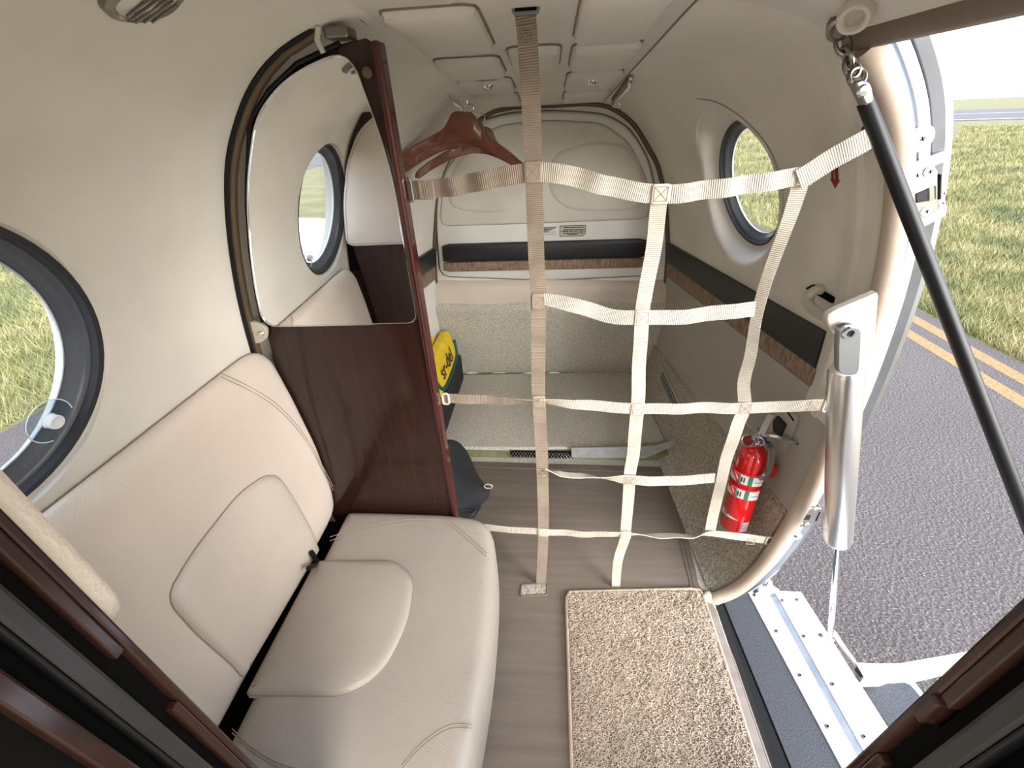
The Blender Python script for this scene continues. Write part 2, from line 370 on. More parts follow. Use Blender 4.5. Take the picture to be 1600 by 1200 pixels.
def text(name, s, size, fn_matrix, m, parent, depth=.0006):
    cu = bpy.data.curves.new(name, 'FONT'); cu.body = s; cu.size = size; cu.align_x = 'CENTER'; cu.align_y = 'CENTER'; cu.extrude = depth
    t = bpy.data.objects.new(name, cu); COL.objects.link(t); dg = bpy.context.evaluated_depsgraph_get()
    me = bpy.data.meshes.new_from_object(t.evaluated_get(dg)); bpy.data.objects.remove(t)
    me.transform(fn_matrix); off = Vector(parent['_o']); me.transform(Matrix.Translation(-off))
    o = bpy.data.objects.new(name, me); COL.objects.link(o); o.parent = parent; me.materials.clear(); me.materials.append(M[m]); o['_o'] = parent['_o']
    return o
def frame(o, u, w):
    """matrix with x axis u, y axis w, origin o"""
    u = Vector(u).normalized(); w = Vector(w); w = (w - u*w.dot(u)).normalized(); n = u.cross(w)
    return Matrix([[u[i], w[i], n[i], o[i]] for i in range(3)] + [[0,0,0,1]])
def wallpt(sg):
    """surface map of a side wall: (Y, z, height into the cabin)"""
    def f(y, z, h):
        e = .01; x = hw(z, y); dz = (hw(z+e, y) - hw(z-e, y))/(2*e); dy = (hw(z, y+e) - hw(z, y-e))/(2*e)
        n = np.array([1, -dy, -dz]); n /= np.linalg.norm(n); p = np.array([x, y, z]) - n*h
        return (sg*p[0], p[1], p[2])
    return f
WL, WR = wallpt(-1), wallpt(1)

# ================================================================== ground
GZ = -1.1
g = MB().add([(-400,-300,GZ-.03),(400,-300,GZ-.03),(400,600,GZ-.03),(-400,600,GZ-.03)], [(0,1,2,3)])
ground = obj('ground', g, 'grassground', kind='structure', smooth=False)
g = MB().box((-5.2,-60,GZ-.3),(4.85,90,GZ)); apron = obj('apron', g, 'asphalt', kind='structure', smooth=False)
for xa, xb in ((4.18,4.34),(4.52,4.68)):
    obj('painted_line', MB().box((xa,-60,GZ-.001),(xb,90,GZ+.002)), 'yellowpaint', apron, smooth=False)
# taxiway ahead on the left, runway far off on the right
u = np.array([5.0,-2.9]); u /= np.linalg.norm(u); nrm = np.array([-u[1], u[0]]); a0 = np.array([47.3,57.7])
def strip(d0, d1, L, z):
    return [tuple(a0 + u*s*L + nrm*d) + (z,) for s, d in ((-1,d0),(1,d0),(1,d1),(-1,d1))]
rw = obj('runway', MB().add(strip(2,60,400,GZ+.0), [(0,1,2,3)]), 'runway', kind='structure', smooth=False)
obj('edge_line', MB().add(strip(4,5.2,400,GZ+.02), [(0,1,2,3)]), 'whitepaint', rw, smooth=False)
obj('center_line', MB().add(strip(30,31,400,GZ+.02), [(0,1,2,3)]), 'whitepaint', rw, smooth=False)
obj('taxiway', MB().box((-60,-60,GZ-.25),(-14,-16,GZ)), 'runway', kind='structure', smooth=False)
def blades(azr, dr, n, name, parent=None):
    az = rng.uniform(*azr, n); d = dr[0]*(dr[1]/dr[0])**rng.uniform(0,1,n); x = np.sin(az)*d; y = np.cos(az)*d
    k = (x > 4.95) | (x < -5.3); x, y, d = x[k], y[k], d[k]; n = len(x)
    pat = .6 + .4*np.sin(x*1.7+np.sin(y*.9)*2)*np.sin(y*1.3+1)
    h = rng.uniform(.04,.12,n)*(.8+.5*pat)*(d/5)**.3; w = .0045*(d/5)**.75 * rng.uniform(.7,1.5,n); th = rng.uniform(0,2*pi,n); ln = rng.uniform(.3,1.1,n)*h; la = rng.uniform(0,2*pi,n)
    V = np.empty((n,3,3)); V[:,0] = np.stack([x-np.cos(th)*w, y-np.sin(th)*w, np.full(n,GZ-.03)],1); V[:,1] = np.stack([x+np.cos(th)*w, y+np.sin(th)*w, np.full(n,GZ-.03)],1)
    V[:,2] = np.stack([x+np.cos(la)*ln, y+np.sin(la)*ln, GZ-.03+h],1)
    me = bpy.data.meshes.new(name); me.vertices.add(3*n); me.vertices.foreach_set('co', V.reshape(-1)); me.loops.add(3*n); me.loops.foreach_set('vertex_index', np.arange(3*n)); me.polygons.add(n); me.polygons.foreach_set('loop_start', np.arange(0,3*n,3)); me.update(calc_edges=True)
    me.materials.append(M['grass']); o = bpy.data.objects.new(name, me); COL.objects.link(o); return o
gr = blades((math.radians(38), math.radians(66)), (6.2,60), 150000, 'grass'); gr['kind'] = 'stuff'; tag(gr, 'yellow green grass bordering the apron outside the open door', 'grass')
gr = blades((math.radians(14), math.radians(34)), (10,60), 40000, 'grass'); gr['kind'] = 'stuff'; tag(gr, 'green grass seen through the aft right round window', 'grass')
gr = blades((math.radians(-75), math.radians(-38)), (6,30), 60000, 'grass'); gr['kind'] = 'stuff'; tag(gr, 'green and straw grass seen through the large left window', 'grass')
# wing and engine cowl out on the left, which the mirror shows through the window
w = MB()
prof = [(0,0),(.05,.055),(.18,.10),(.4,.11),(.7,.06),(1,0),(.7,-.03),(.35,-.05),(.08,-.04)]
P = []
for X, y0, c, z in ((-.76,-.9,2.1,-.02),(-2.6,-1.05,1.9,.06),(-7.0,-1.6,1.1,.36)):
    P.append([(X, y0 - c + q*c, z + t*c) for q, t in prof])
n = len(prof); V = [p for r in P for p in r]
w.add(V, [(i*n+k, i*n+(k+1)%n, (i+1)*n+(k+1)%n, (i+1)*n+k) for i in range(2) for k in range(n)] + [tuple(range(n)), tuple(2*n+k for k in range(n))])
wing = thing('wing', (-.66,-1.5,-.05), 'white low wing with a rounded engine cowl outside the left window', 'wing')
obj('wing_panel', w, 'white', wing)
c = MB().lathe([(.02,0),(.22,.06),(.33,.3),(.42,.9),(.44,1.6),(.40,2.3),(.26,3.0),(.03,3.4)], (-2.3,-.5,.12), (0,-1,0), 28)
obj('engine_cowl', c, 'white', wing)

# ================================================================== fuselage shell
def boolean_cut(o, cutters):
    for k, c in enumerate(cutters):
        md = o.modifiers.new('cut', 'BOOLEAN'); md.operation = 'DIFFERENCE'; md.object = c; md.solver = 'EXACT'
    dg = bpy.context.evaluated_depsgraph_get(); me = bpy.data.meshes.new_from_object(o.evaluated_get(dg))
    o.modifiers.clear(); old = o.data; o.data = me; bpy.data.meshes.remove(old)
    for c in cutters: bpy.data.objects.remove(c)
    me.polygons.foreach_set('use_smooth', [True]*len(me.polygons)); me.set_sharp_from_angle(angle=math.radians(35))
WZ = 1.052
def win_axis(sg, y, z=WZ):
    p = np.array((WL if sg < 0 else WR)(y, z, 0)); q = np.array((WL if sg < 0 else WR)(y, z, .1)); ax = (p-q)/.1
    return p, ax                      # ax points outboard
def win_ref(ax): r = np.array([0,1.0,0]) - ax*ax[1]; return r/np.linalg.norm(r)
def shell(name, sg, ya, yb, windows, R=.163, m='suede', dish=0.0):
    ys = np.linspace(ya, yb, 26) if yb < .78 else (np.r_[np.arange(ya, .78, .1), np.linspace(.78, yb, 40)] if ya < .7 else np.linspace(ya, yb, 40))
    K = 60; idx = np.linspace(0, 112, K).astype(int)
    ring = []
    T = .055
    for y in ys:
        s = sec(y)[idx]; t = np.gradient(s, axis=0); t /= np.linalg.norm(t,axis=1,keepdims=True); nn = np.stack([t[:,1], -t[:,0]],1)
        ou = s + nn*T
        inn = [(sg*a, y, b) for a, b in s]; out = [(sg*a, y, b) for a, b in ou]
        ring.append(inn + out[::-1])
    n = 2*K; V = [p for r in ring for p in r]; m_ = len(ring)
    f = [(i*n+k, i*n+(k+1)%n, (i+1)*n+(k+1)%n, (i+1)*n+k) for i in range(m_-1) for k in range(n)] + [tuple(range(n)), tuple((m_-1)*n+k for k in range(n))[::-1]]
    o = obj(name, MB().add(V, f), m, kind='structure', origin=False)
    cs = []
    for y in windows:
        p, ax = win_axis(sg, y)
        cu = obj('cutter', MB().lathe([(.0001,-.06),(R*1.06,-.06),(R*1.06,-.004),(R*1.02,.004),(R*.99,.03),(R*.99,.12),(.0001,.12)] if not dish else [(.0001,-.06),(R*1.34,-.06),(R*1.34,0),(R*1.06,dish),(R*.99,dish+.03),(R*.99,.12),(.0001,.12)], p, ax, 64, ref=win_ref(ax)), m, origin=False)
        cs.append(cu)
    if cs: boolean_cut(o, cs)
    return o
LW = [.295,-.45,-1.2,-1.95]
wall_left = shell('wall_left', -1, -2.8, 2.07, LW)
RWIN = 1.335; DISH = .032
wall_right = shell('wall_right', 1, .80, 2.07, [RWIN], dish=DISH)
wall_fr = shell('wall_front_right', 1, -2.8, .12, [-.45,-1.2,-1.95])
# raised soft lip and ring of each window
def window(name, sg, y, R=.163, detail=True, dish=0.0):
    p, ax = win_axis(sg, y); rf = win_ref(ax); pw = p; p = p + ax*dish
    r = obj(name, MB().lathe([(R*1.035,-.0005),(R*1.0,.003),(R*.985,.007),(R*.965,.008),(R*.95,.010),(R*.925,.016),(R*.915,.019),(R*.885,.024),(R*.875,.028)], p, ax, 64, ref=rf), 'ring', kind='structure')
    obj('seal', MB().lathe([(R*1.04,-.002),(R*1.0,-.001),(R*.985,.006),(R*.978,.009)], p, ax, 64, ref=rf), 'ringdark', r)
    obj('rim', MB().lathe([(R*.880,.024),(R*.872,.0245),(R*.870,.027),(R*.88,.029)], p, ax, 64, ref=rf), 'alloy' if detail else 'ring', r)
    pane = MB().lathe([(1e-4,.028),(R*.5,.028),(R*.88,.028)], p, ax, 64, ref=rf); obj('pane', pane, 'glass', r)
    if dish:
        Wf = WL if sg < 0 else WR; up_ = np.cross(ax, rf); up_ = up_ if up_[2] > 0 else -up_; rows = []
        for k in range(73):
            a = 2*pi*k/72; ca, sa = math.cos(a), math.sin(a); sq = (abs(ca)**3.2 + abs(sa)**3.2)**(-1/3.2); row = []
            for t in np.linspace(0, 1, 12):
                ro = (R*1.42)*(1-t) + R*1.03*t; q = pw + rf*ca*ro + up_*sa*ro
                on = np.array(Wf(q[1], q[2], .0022)); pl_ = pw + rf*ca*ro + up_*sa*ro + ax*(dish+.001)
                e = min(1, max(0, (R*1.35-ro)/(R*.30))); e = e*e*(3-2*e); row.append(on*(1-e) + pl_*e)
            rows.append(row)
        lip = MB().grid(rows)
    else:
        lip = MB().lathe([(R*1.16,.0008),(R*1.11,-.002),(R*1.07,-.003),(R*1.045,-.0015),(R*1.03,.004)], p, ax, 64, ref=rf)
    obj('wall_lip', lip, 'suede', r)
    return r, p, ax, rf
win1, wp, wax, wrf = window('window_1', -1, LW[0])
# the clear turning knob low on the pane, and its small screw
up = np.cross(wax, wrf); up = up if up[2] > 0 else -up
def knob(r, p, ax, rf, ang, R=.163):
    k = p + (rf*math.cos(ang) + up*math.sin(ang))*R*.83 + ax*.012
    d = obj('knob_disc', MB().lathe([(1e-4,0),(.027,0),(.0285,.0015),(.027,.003),(1e-4,.003)], k, ax, 32), 'clear', r)
    obj('knob_edge', MB().loop([k + .028*(math.cos(2*pi*i/40)*rf + math.sin(2*pi*i/40)*up) for i in range(40)], .0007, 6), 'cup', r)
    obj('knob', MB().lathe([(1e-4,-.006),(.004,-.007),(.0085,-.009),(.0095,-.007),(.0090,-.002),(.010,.001)], k, ax, 20), 'cup', r)
knob(win1, wp, wax, wrf, math.radians(-52))
window('window_2', 1, RWIN, dish=DISH)
for i, y in enumerate(LW[1:]): window('window_%d' % (3+i), -1, y, detail=False)
for i, y in enumerate(LW[1:]): window('window_%d' % (6+i), 1, y, detail=False)
# floor, ceiling, front
floor = obj('floor', MB().box((-.60,-2.8,-.06),(.50,2.12,0)), 'carpet', kind='structure', smooth=False)
ys = np.linspace(-2.8, 1.985, 60)
top = [[(x, y, ceil_z(y)-.004) for x in (-.272,-.14,0,.12,.203)] for y in ys]; tp2 = [[(x, y, ceil_z(y)+.03) for x in (-.272,.203)] for y in ys]
c = MB().grid(top).grid(tp2)
for xx in (-.272,.203): c.grid([[(xx, y, ceil_z(y)-.004), (xx, y, ceil_z(y)+.03)] for y in ys])
ceiling = obj('ceiling', c, 'headliner', kind='structure', origin=False)
wf = MB(); s = sec(-2.8)
wf.box((-.66,-2.84,-.02),(.66,-2.80,.78)); obj('wall_front', wf, 'suede', kind='structure', smooth=False)

# ceiling pads: raised rounded panels
CP = lambda a, b, h: (a, b, ceil_z(b) - .004 - h)
def cpad(x0, x1, y0, y1, r=.02):
    out = resamp(rpoly([(x0,y0),(x1,y0),(x1,y1),(x0,y1)], r, 5), 40, True)
    return MB().pad(out, [(-.004,-.002),(0,.002),(.002,.010),(.008,.014)], CP, .002)
def groove(x0, x1, y0, y1, r=.022):
    out = resamp(rpoly([(x0,y0),(x1,y0),(x1,y1),(x0,y1)], r, 5), 40, True); return MB().loop([CP(a,b,0) for a, b in out], .0034, 6)
PADS = [(-.232,-.100,.73,.985),(-.080,.022,.28,.70),(.042,.162,.70,.965),(-.236,-.102,1.055,1.245),(-.080,.021,.995,1.185),(.044,.172,1.0,1.215),(-.236,-.098,1.30,1.50),(.045,.180,1.28,1.53),(-.238,-.10,1.56,1.80),(.047,.186,1.585,1.80),(-.232,-.100,.28,.66),(.042,.162,.28,.66)]
for q in PADS:
    o = obj('ceiling_pad', cpad(*q), 'headliner', ceiling); obj('pad_seam', groove(*q), 'vinyl_line', o)
for xx in (-.272,.203):
    obj('ceiling_seam', MB().tube([(xx, y, ceil_z(y)-.004) for y in ys[25:]], .0022, 6), 'vinyl_line', ceiling)

# ------------------------------------------------------------------ aft bulkhead
YB = 1.965
bk = MB(); outl = [(x, z) for x, z in sec(YB)[::4] if z > .44] + [(-x, z) for x, z in sec(YB)[::-4] if z > .44]
bk.prism(outl, lambda a, b, h: (a, h, b), YB+.01, YB+.05)
wall_aft = obj('wall_aft', bk, 'panel', kind='structure')
BP = lambda a, b, h: (a, YB + .01 - h, b)
# bronze edge along the fuselage
edge = [(p[0]*.992, YB-.002, p[1]-.003) for p in sec(YB)[34:]]; edge = edge + [(-x, y, z) for x, y, z in edge[::-1]]
obj('bulkhead_edge', MB().tube(edge, .011, 8), 'bronze', wall_aft)
pB = lambda px, py: tuple(aY(px, py, YB)[[0,2]])
door_o = [pB(*p) for p in [(687,432),(680,330),(684,270),(705,222),(745,190),(800,176),(870,173),(945,178),(985,200),(1014,250),(1027,310),(1026,430),(860,438)]]
door_o = resamp(rpoly(door_o, .05, 4), 90, True)
DH = .022
dpan = obj('bulkhead_panel', MB().pad(door_o, [(-.004,0),(0,.006),(.004,.016),(.012,DH)], BP), 'panel', wall_aft)
obj('panel_seam', MB().loop([BP(a,b,.004) for a,b in door_o], .004, 6), 'bronze', wall_aft)
BQ = lambda a, b, h: (a, YB + .01 - DH - h, b)
up_o = resamp(rpoly([pB(*p) for p in [(688,352),(694,270),(735,215),(790,194),(860,188),(940,192),(982,222),(1010,280),(1015,340),(850,347)]], .04, 4), 80, True)
upp = obj('upper_pad', MB().pad(up_o, [(-.003,-.001),(0,.002),(.004,.007),(.010,.009)], BQ), 'suede', dpan)
obj('pad_seam', MB().loop([BQ(a,b,.001) for a,b in up_o], .0022, 6), 'thread', upp)
BQ2 = lambda a, b, h: (a, YB + .01 - DH - .009 - h, b)
for pts in ([(700,322),(704,270),(738,228),(800,222),(822,270),(822,300),(800,328),(748,331)], [(858,300),(856,262),(872,236),(930,220),(982,226),(1004,268),(1008,322),(950,329),(885,326)]):
    o2 = resamp(rpoly([pB(*p) for p in pts], .07, 5), 60, True)
    obj('round_pad', MB().pad(o2, [(-.003,-.001),(0,.0015),(.006,.007),(.014,.009)], BQ2, .002), 'suede', upp)
def bpad(name, pts, m, r=.012, h=.012, parent=None, fn=BQ):
    return obj(name, MB().pad(resamp(rpoly([pB(*p) for p in pts], r, 4), 56, True), [(0,-.002),(0,h*.5),(.004,h*.9),(.010,h)], fn, .002), m, parent or dpan)
bpad('black_strip', [(692,380),(1009,371),(1007,400),(694,408)], 'blackleather', .008, .020)
bpad('brown_strip', [(694,408),(1007,400),(1005,416),(695,423)], 'brownfabric', .004, .014)
# two placards
def dashes(parent, x0, x1, zs, m, y, h=.004, seed=1):
    r = random.Random(seed); k = MB()
    for z, a, b in zs:
        x = x0 + (x1-x0)*a
        while x < x0 + (x1-x0)*b:
            l = r.uniform(.003,.012); k.box((x, y-.0004, z-h/2), (min(x+l, x1), y, z+h/2)); x += l + .0022
    return obj('print', k, m, parent, smooth=False)
def placard(pts, paper, inkm, zs, border, seed):
    P = [pB(*p) for p in pts]; xs = [p[0] for p in P]; zz = [p[1] for p in P]; x0, x1, z0, z1 = min(xs), max(xs), min(zz), max(zz); y = YB+.01-DH-.0005
    b = obj('placard', MB().prism(rpoly([(x0,z0),(x1-(.012 if border else 0),z0),(x1,z0+(.012 if border else 0)),(x1,z1),(x0,z1)], .003, 3), lambda a, b, h: (a, h, b), y, y-.0015), paper, dpan, label='small placard with lines of print')
    if border: obj('border', MB().loop([(a, y-.0017, c_) for a, c_ in rpoly([(x0+.003,z0+.003),(x1-.012,z0+.003),(x1-.003,z0+.013),(x1-.003,z1-.003),(x0+.003,z1-.003)], .003, 3)], .0011, 5), 'ink', b)
    H = z1-z0; dashes(b, x0+.006, x1-.006, [(z0+H*f, a, c_) for f, a, c_ in zs], inkm, y-.0016, H*.085, seed)
placard([(838,354),(870,367)], 'paper', 'blueink', [(.82,.1,.95),(.62,.45,.62),(.40,.0,.95),(.18,.0,.95)], False, 3)
placard([(874,351),(915,368)], 'paper2', 'ink', [(.80,.12,.9),(.60,.12,.95),(.47,.02,1.0),(.30,.1,.9),(.19,.28,.7)], True, 5)
# leather band and carpet riser under the panel
lb = MB(); P = []
for py, dy in ((437,0),(441,.02),(450,.03),(465,.032),(478,.026),(484,.0)):
    P.append([aY(672 + (1040-672)*t, py + 6*math.sin(t*pi*3)*.25, YB+.008) - np.array([0,dy,0]) for t in np.linspace(0,1,30)])
obj('leather_band', lb.grid(P), 'leather', wall_aft)
cr = MB(); P = []
for z, y in ((.49,1.945),(.455,1.925),(.30,1.955),(.15,1.995),(.07,2.025),(.036,2.034)):
    P.append([(x*.56, y+.003*math.sin(x*9), z + (.006*math.sin(x*23)+.003*math.sin(x*61) if z < .04 else 0)) for x in np.linspace(-1,1,30)])
obj('carpet_riser', cr.grid(P), 'carpet', wall_aft)
# raised baggage shelf: carpeted board, green frame, perforated grille and alloy strip on its front edge
shelf = thing('baggage_shelf', (0,1.65,0), 'low carpeted baggage floor board behind the net with green edges and alloy strip', 'floor board')
obj('frame', MB().box((-.53,1.375,.0),(.53,2.05,.036)), 'greenpaint', shelf, smooth=False)
sp = [aZ(*p,.052)[:2] for p in [(660,697),(705,586),(984,580),(1040,688),(960,697),(820,700)]]
obj('carpet_board', MB().pad(resamp(rpoly(sp, .01, 3), 80, True), [(0,-.014),(0,0),(.004,.006)], lambda a, b, h: (a, b, .046+h)), 'carpet', shelf)
YS = 1.366
obj('alloy_strip', MB().prism([tuple(aY(*p, YS)[[0,2]]) for p in [(893,699),(960,698),(1005,697),(1030,694),(1056,687),(1050,696),(1030,706),(1008,715),(893,714)]], lambda a,b,h: (a, YS-h, b), 0, .004), 'alloy', shelf, smooth=False)
gl_ = MB(); y_ = 1.368
x0, x1 = aY(797,707,y_)[0], aY(893,707,y_)[0]
for i in range(21):
    x = x0 + (x1-x0)*i/20
    for s_ in (-1,1): gl_.tube([(x, y_, .006), (x + s_*.020, y_, .042)], .0016, 4)
obj('grille', gl_, 'chrome', shelf)
obj('grille_backing', MB().box((x0,1.372,.004),(x1+.01,1.374,.044)), 'groove', shelf, smooth=False)

# ------------------------------------------------------------------ right side wall dressing
def wstrip(name, f, ya, yb, zt, zb, h, m, parent, ny=24, nz=6, r=.004):
    P = []
    for i in range(ny+1):
        y = ya + (yb-ya)*i/ny; a, b = zt(y), zb(y); row = [f(y, a, -.002)]
        for j in range(nz+1): row.append(f(y, a+(b-a)*j/nz, h*(1 if 0 < j < nz else .75)))
        row.append(f(y, b, -.002)); P.append(row)
    e0 = [f(ya, zt(ya)+(zb(ya)-zt(ya))*j/(nz+2), -.002) for j in range(nz+3)]; e1 = [f(yb, zt(yb)+(zb(yb)-zt(yb))*j/(nz+2), -.002) for j in range(nz+3)]
    return obj(name, MB().grid([e0] + P + [e1]), m, parent)
zt = lambda y: .826-(y-.88)*.065; zm = lambda y: .738-(y-.88)*.062; zb = lambda y: .690-(y-.88)*.075; zc = lambda y: .345-(y-.87)*.095
for f, par, ya in ((WR, wall_right, .885), (WL, wall_left, .80)):
    wstrip('black_strip', f, ya, 1.955, zt, zm, .014, 'blackleather', par)
    wstrip('brown_strip', f, ya-.004, 1.955, zm, zb, .011, 'brownfabric', par)
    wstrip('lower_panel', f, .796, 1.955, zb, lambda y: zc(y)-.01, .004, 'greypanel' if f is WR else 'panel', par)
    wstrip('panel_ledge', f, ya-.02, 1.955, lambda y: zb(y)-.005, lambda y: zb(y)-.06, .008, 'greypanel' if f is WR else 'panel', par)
    P = []
    for y in np.linspace(.80, 2.05, 40):
        row = [f(y, zc(y), .001)] + [f(y, zc(y)*(1-t)+.02*t, .012) for t in np.linspace(.03,1,14)]; row.append((row[-1][0]*.93, y, .006)); P.append(row)
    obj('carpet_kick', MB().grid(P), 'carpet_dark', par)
    obj('kick_seam', MB().tube([f(y, zc(y), .003) for y in np.linspace(.80,1.98,20)], .004, 6), 'carpet_dark', par)
# raised frame ridge next to the door edge
ya_, yb_ = .80, .895; P = []
for z in np.linspace(.62, 1.30, 40):
    w_ = .0 + .012*math.sin(z*4); yb2 = .885 + .03*max(0,(z-.95)) + w_*.3
    k_ = max(0.0, min(1, (1.298-z)/.05, (z-.62)/.03)); P.append([WR(ya_,z,.002*k_-.001)] + [WR(ya_+.01,z,.010*k_)] + [WR(ya_+.02+(yb2-ya_-.03)*t, z, (.010+.008*math.sin(pi*t)**2*(t>.4))*k_) for t in np.linspace(0,1,10)] + [WR(yb2,z,.009*k_-.001), WR(yb2+.007,z,-.001)])
obj('frame_ridge', MB().grid(P), 'suede', wall_right)
# vent grille on the carpeted kick panel
vent = thing('air_vent', aWall(1050,615), 'small rectangular vent with black mesh in the carpeted right kick panel', 'vent')
VR = lambda a, b, h: WR(a, b, h+.013)
vp = [(1.47,.125),(1.47,.205),(1.80,.228),(1.80,.150)]
vo = resamp(rpoly(vp, .008, 3), 40, True); vi = resamp(rpoly([(1.51,.146),(1.51,.190),(1.765,.210),(1.765,.166)], .006, 3), 40, True)
V = [VR(a,b,0) for a,b in vo] + [VR(a,b,.004) for a,b in vo] + [VR(a,b,.004) for a,b in vi] + [VR(a,b,.0) for a,b in vi]; n = 40
obj('frame', MB().add(V, [(i*n+k, i*n+(k+1)%n, (i+1)*n+(k+1)%n, (i+1)*n+k) for i in range(3) for k in range(n)]), 'greypanel', vent)
obj('backing', MB().prism([tuple(p) for p in vi], VR, -.004, .0005), 'groove', vent, smooth=False)
ms = MB()
for i in range(15):
    for s_ in (-1,1):
        a = 1.51+.255*i/15; ms.tube([VR(a, .148+.02*(a-1.51)/.255, .002), VR(min(a+.017,1.765), .188+.02*(a-1.51)/.255, .002)] if s_ > 0 else [VR(a, .188+.02*(a-1.51)/.255, .002), VR(min(a+.017,1.765), .148+.02*(a-1.51)/.255, .002)], .0016, 4)
obj('mesh', ms, 'alu2', vent)
for a, b in ((1.49,.165),(1.782,.19)): obj('screw', MB().lathe([(1e-4,.003),(.004,.002),(.005,0)], VR(a,b,.003), (-1,0,.2), 12), 'chrome', vent)
# socket above the extinguisher
sk = thing('wall_socket', WR(.93,.535,0), 'black outlet in a beige plate low on the right wall behind the extinguisher', 'socket')
obj('plate', MB().pad(resamp(rpoly([(.885,.485),(.885,.60),(.985,.585),(.985,.47)], .015, 4), 40, True), [(0,0),(0,.007),(.003,.009)], lambda a,b,h: WR(a,b,h+.002)), 'greypanel', sk)
obj('outlet', MB().pad(resamp(rpoly([(.915,.512),(.912,.556),(.955,.553),(.965,.525),(.950,.500)], .006, 3), 30, True), [(0,0),(0,.003),(.002,.004)], lambda a,b,h: WR(a,b,h+.010)), 'black', sk)
obj('slot', MB().prism([(.895,.578),(.895,.583),(.935,.590),(.935,.585)], lambda a,b,h: WR(a,b,h+.011), 0, .0012), 'groove', sk, smooth=False)
# red arrow decal
ar = thing('arrow_decal', aWall(1306,270), 'narrow dark red arrow decal pointing down on the right wall', 'decal')
a_, b_ = aWall(1305,250), aWall(1306,294); yc = (a_[1]+b_[1])/2
zt_, zb_ = a_[2], b_[2]
obj('arrow', MB().prism([(yc+.0095,zt_),(yc+.0095,zb_+.016),(yc+.014,zb_+.016),(yc,zb_),(yc-.014,zb_+.016),(yc-.0095,zb_+.016),(yc-.0095,zt_)], WR, .0005, .0012), 'redink', ar, smooth=False)
for i, ch in enumerate('ENTER'):
    zz = zt_ - .006 - (zt_-zb_-.024)*i/4.3; p = WR(yc, zz, .0016)
    text('letter', ch, .011, frame(p, (0,-1,0), np.array(WR(yc,zz+.01,0))-np.array(WR(yc,zz,0))), 'pink', ar, .0002)

# ------------------------------------------------------------------ door opening: edge trim, alloy frame, lip, sill
tr = [p for p in PA if True]
curve = [(p[0]-.004, p[1]) for p in PA[2:] if p[1] < .5 or p[0] > .432]
dfr = thing('door_1', (.62,.79,0), '', '', kind='structure')
obj('edge_trim', MB().tube([(.47,.775,-.012),(.50,.775,-.012)] + [(x, .775, z) for x, z in curve], .0185, 12), 'trim', dfr)
s_ = np.array(curve); t_ = np.gradient(s_, axis=0); t_ /= np.linalg.norm(t_,axis=1,keepdims=True); n_ = np.stack([t_[:,1], -t_[:,0]],1)
def jamb(offs):
    return [[(s_[i,0]+n_[i,0]*o_, y, s_[i,1]+n_[i,1]*o_) for o_, y in offs] for i in range(len(s_))]
obj('frame_web', MB().grid(jamb([(.006,.80),(.010,.788),(.030,.794),(.056,.808),(.060,.816)])), 'webmetal', dfr)
obj('frame_lip', MB().grid(jamb([(.058,.818),(.061,.803),(.075,.799),(.088,.805),(.094,.82),(.094,.88)])), 'framemetal', dfr)
JP = lambda px, py, dy=0: aY(px, py, .788+dy)
def jplate(name, pts, m, h=.003, r=.003, par=dfr, y=.796):
    out = resamp(rpoly([tuple(aY(*p, y)[[0,2]]) for p in pts], r, 3), 40, True)
    return obj(name, MB().pad(out, [(0,-.004),(0,h*.7),(.0012,h)], lambda a,b,hh: (a, y-hh, b)), m, par)
def jscrew(px, py, r=.006, par=dfr, y=.785, m='white'):
    y = y + .008; p = aY(px, py, y); k = MB().lathe([(1e-4,.0022),(r*.55,.0022),(r,.0006),(r,-.001)], p, (0,-1,0), 16)
    s = obj('screw', k, m, par); q = MB()
    for a in (.6, .6+pi/2): q.box((-r*.45,-.0003,-r*.10),(r*.45,.0003,r*.10), R=np.array([[math.cos(a),0,-math.sin(a)],[0,1,0],[math.sin(a),0,math.cos(a)]]), o=p-np.array([0,.0025,0]))
    obj('cross_slot', q, 'groove', s, smooth=False)
jplate('band', [(1415,258),(1483,232),(1481,250),(1416,278)], 'alu2', .004)
lp = jplate('latch_plate', [(1417,280),(1462,262),(1463,330),(1448,338),(1420,350)], 'steel', .005)
jplate('latch_hole', [(1426,302),(1459,288),(1459,311),(1427,317)], 'black', .0065, .002, lp)
jplate('latch_bar', [(1445,293),(1455,289),(1456,311),(1446,314)], 'chrome', .008, .001, lp)
jplate('slot', [(1463,272),(1467,271),(1466,310),(1462,312)], 'black', .008, .001, lp)
for p in ((1432,274),(1452,268),(1428,338),(1447,330)): jscrew(*p, .0075, lp, .782)
for p in ((1474,302),(1472,317)): jscrew(*p, .0045, dfr, .785)
k = MB().lathe([(1e-4,.003),(.014,.003),(.0185,.001),(.0185,-.003)], aY(1438,217,.795), (0,-1,0), 28); obj('washer', k, 'cream', dfr); jscrew(1440,217,.008,dfr,.783,'cream')
jplate('band', [(1418,352),(1478,318),(1476,336),(1420,366)], 'alu2', .004)
lp2 = jplate('latch_plate', [(1262,792),(1283,793),(1283,804),(1262,822),(1245,822)], 'steel', .004)
jplate('latch_hole', [(1257,803),(1266,803),(1263,810),(1253,810)], 'black', .006, .001, lp2)
jplate('slot', [(1279,798),(1281,798),(1275,812),(1272,812)], 'black', .006, .001, lp2)
for p in ((1263,795),(1275,795),(1251,818),(1261,819)): jscrew(*p, .005, lp2, .783)
obj('washer', MB().lathe([(1e-4,.003),(.010,.003),(.014,.001),(.014,-.003)], aY(1244,838,.795), (0,-1,0), 28), 'cream', dfr); jscrew(1244,838,.0045,dfr,.783,'steel')
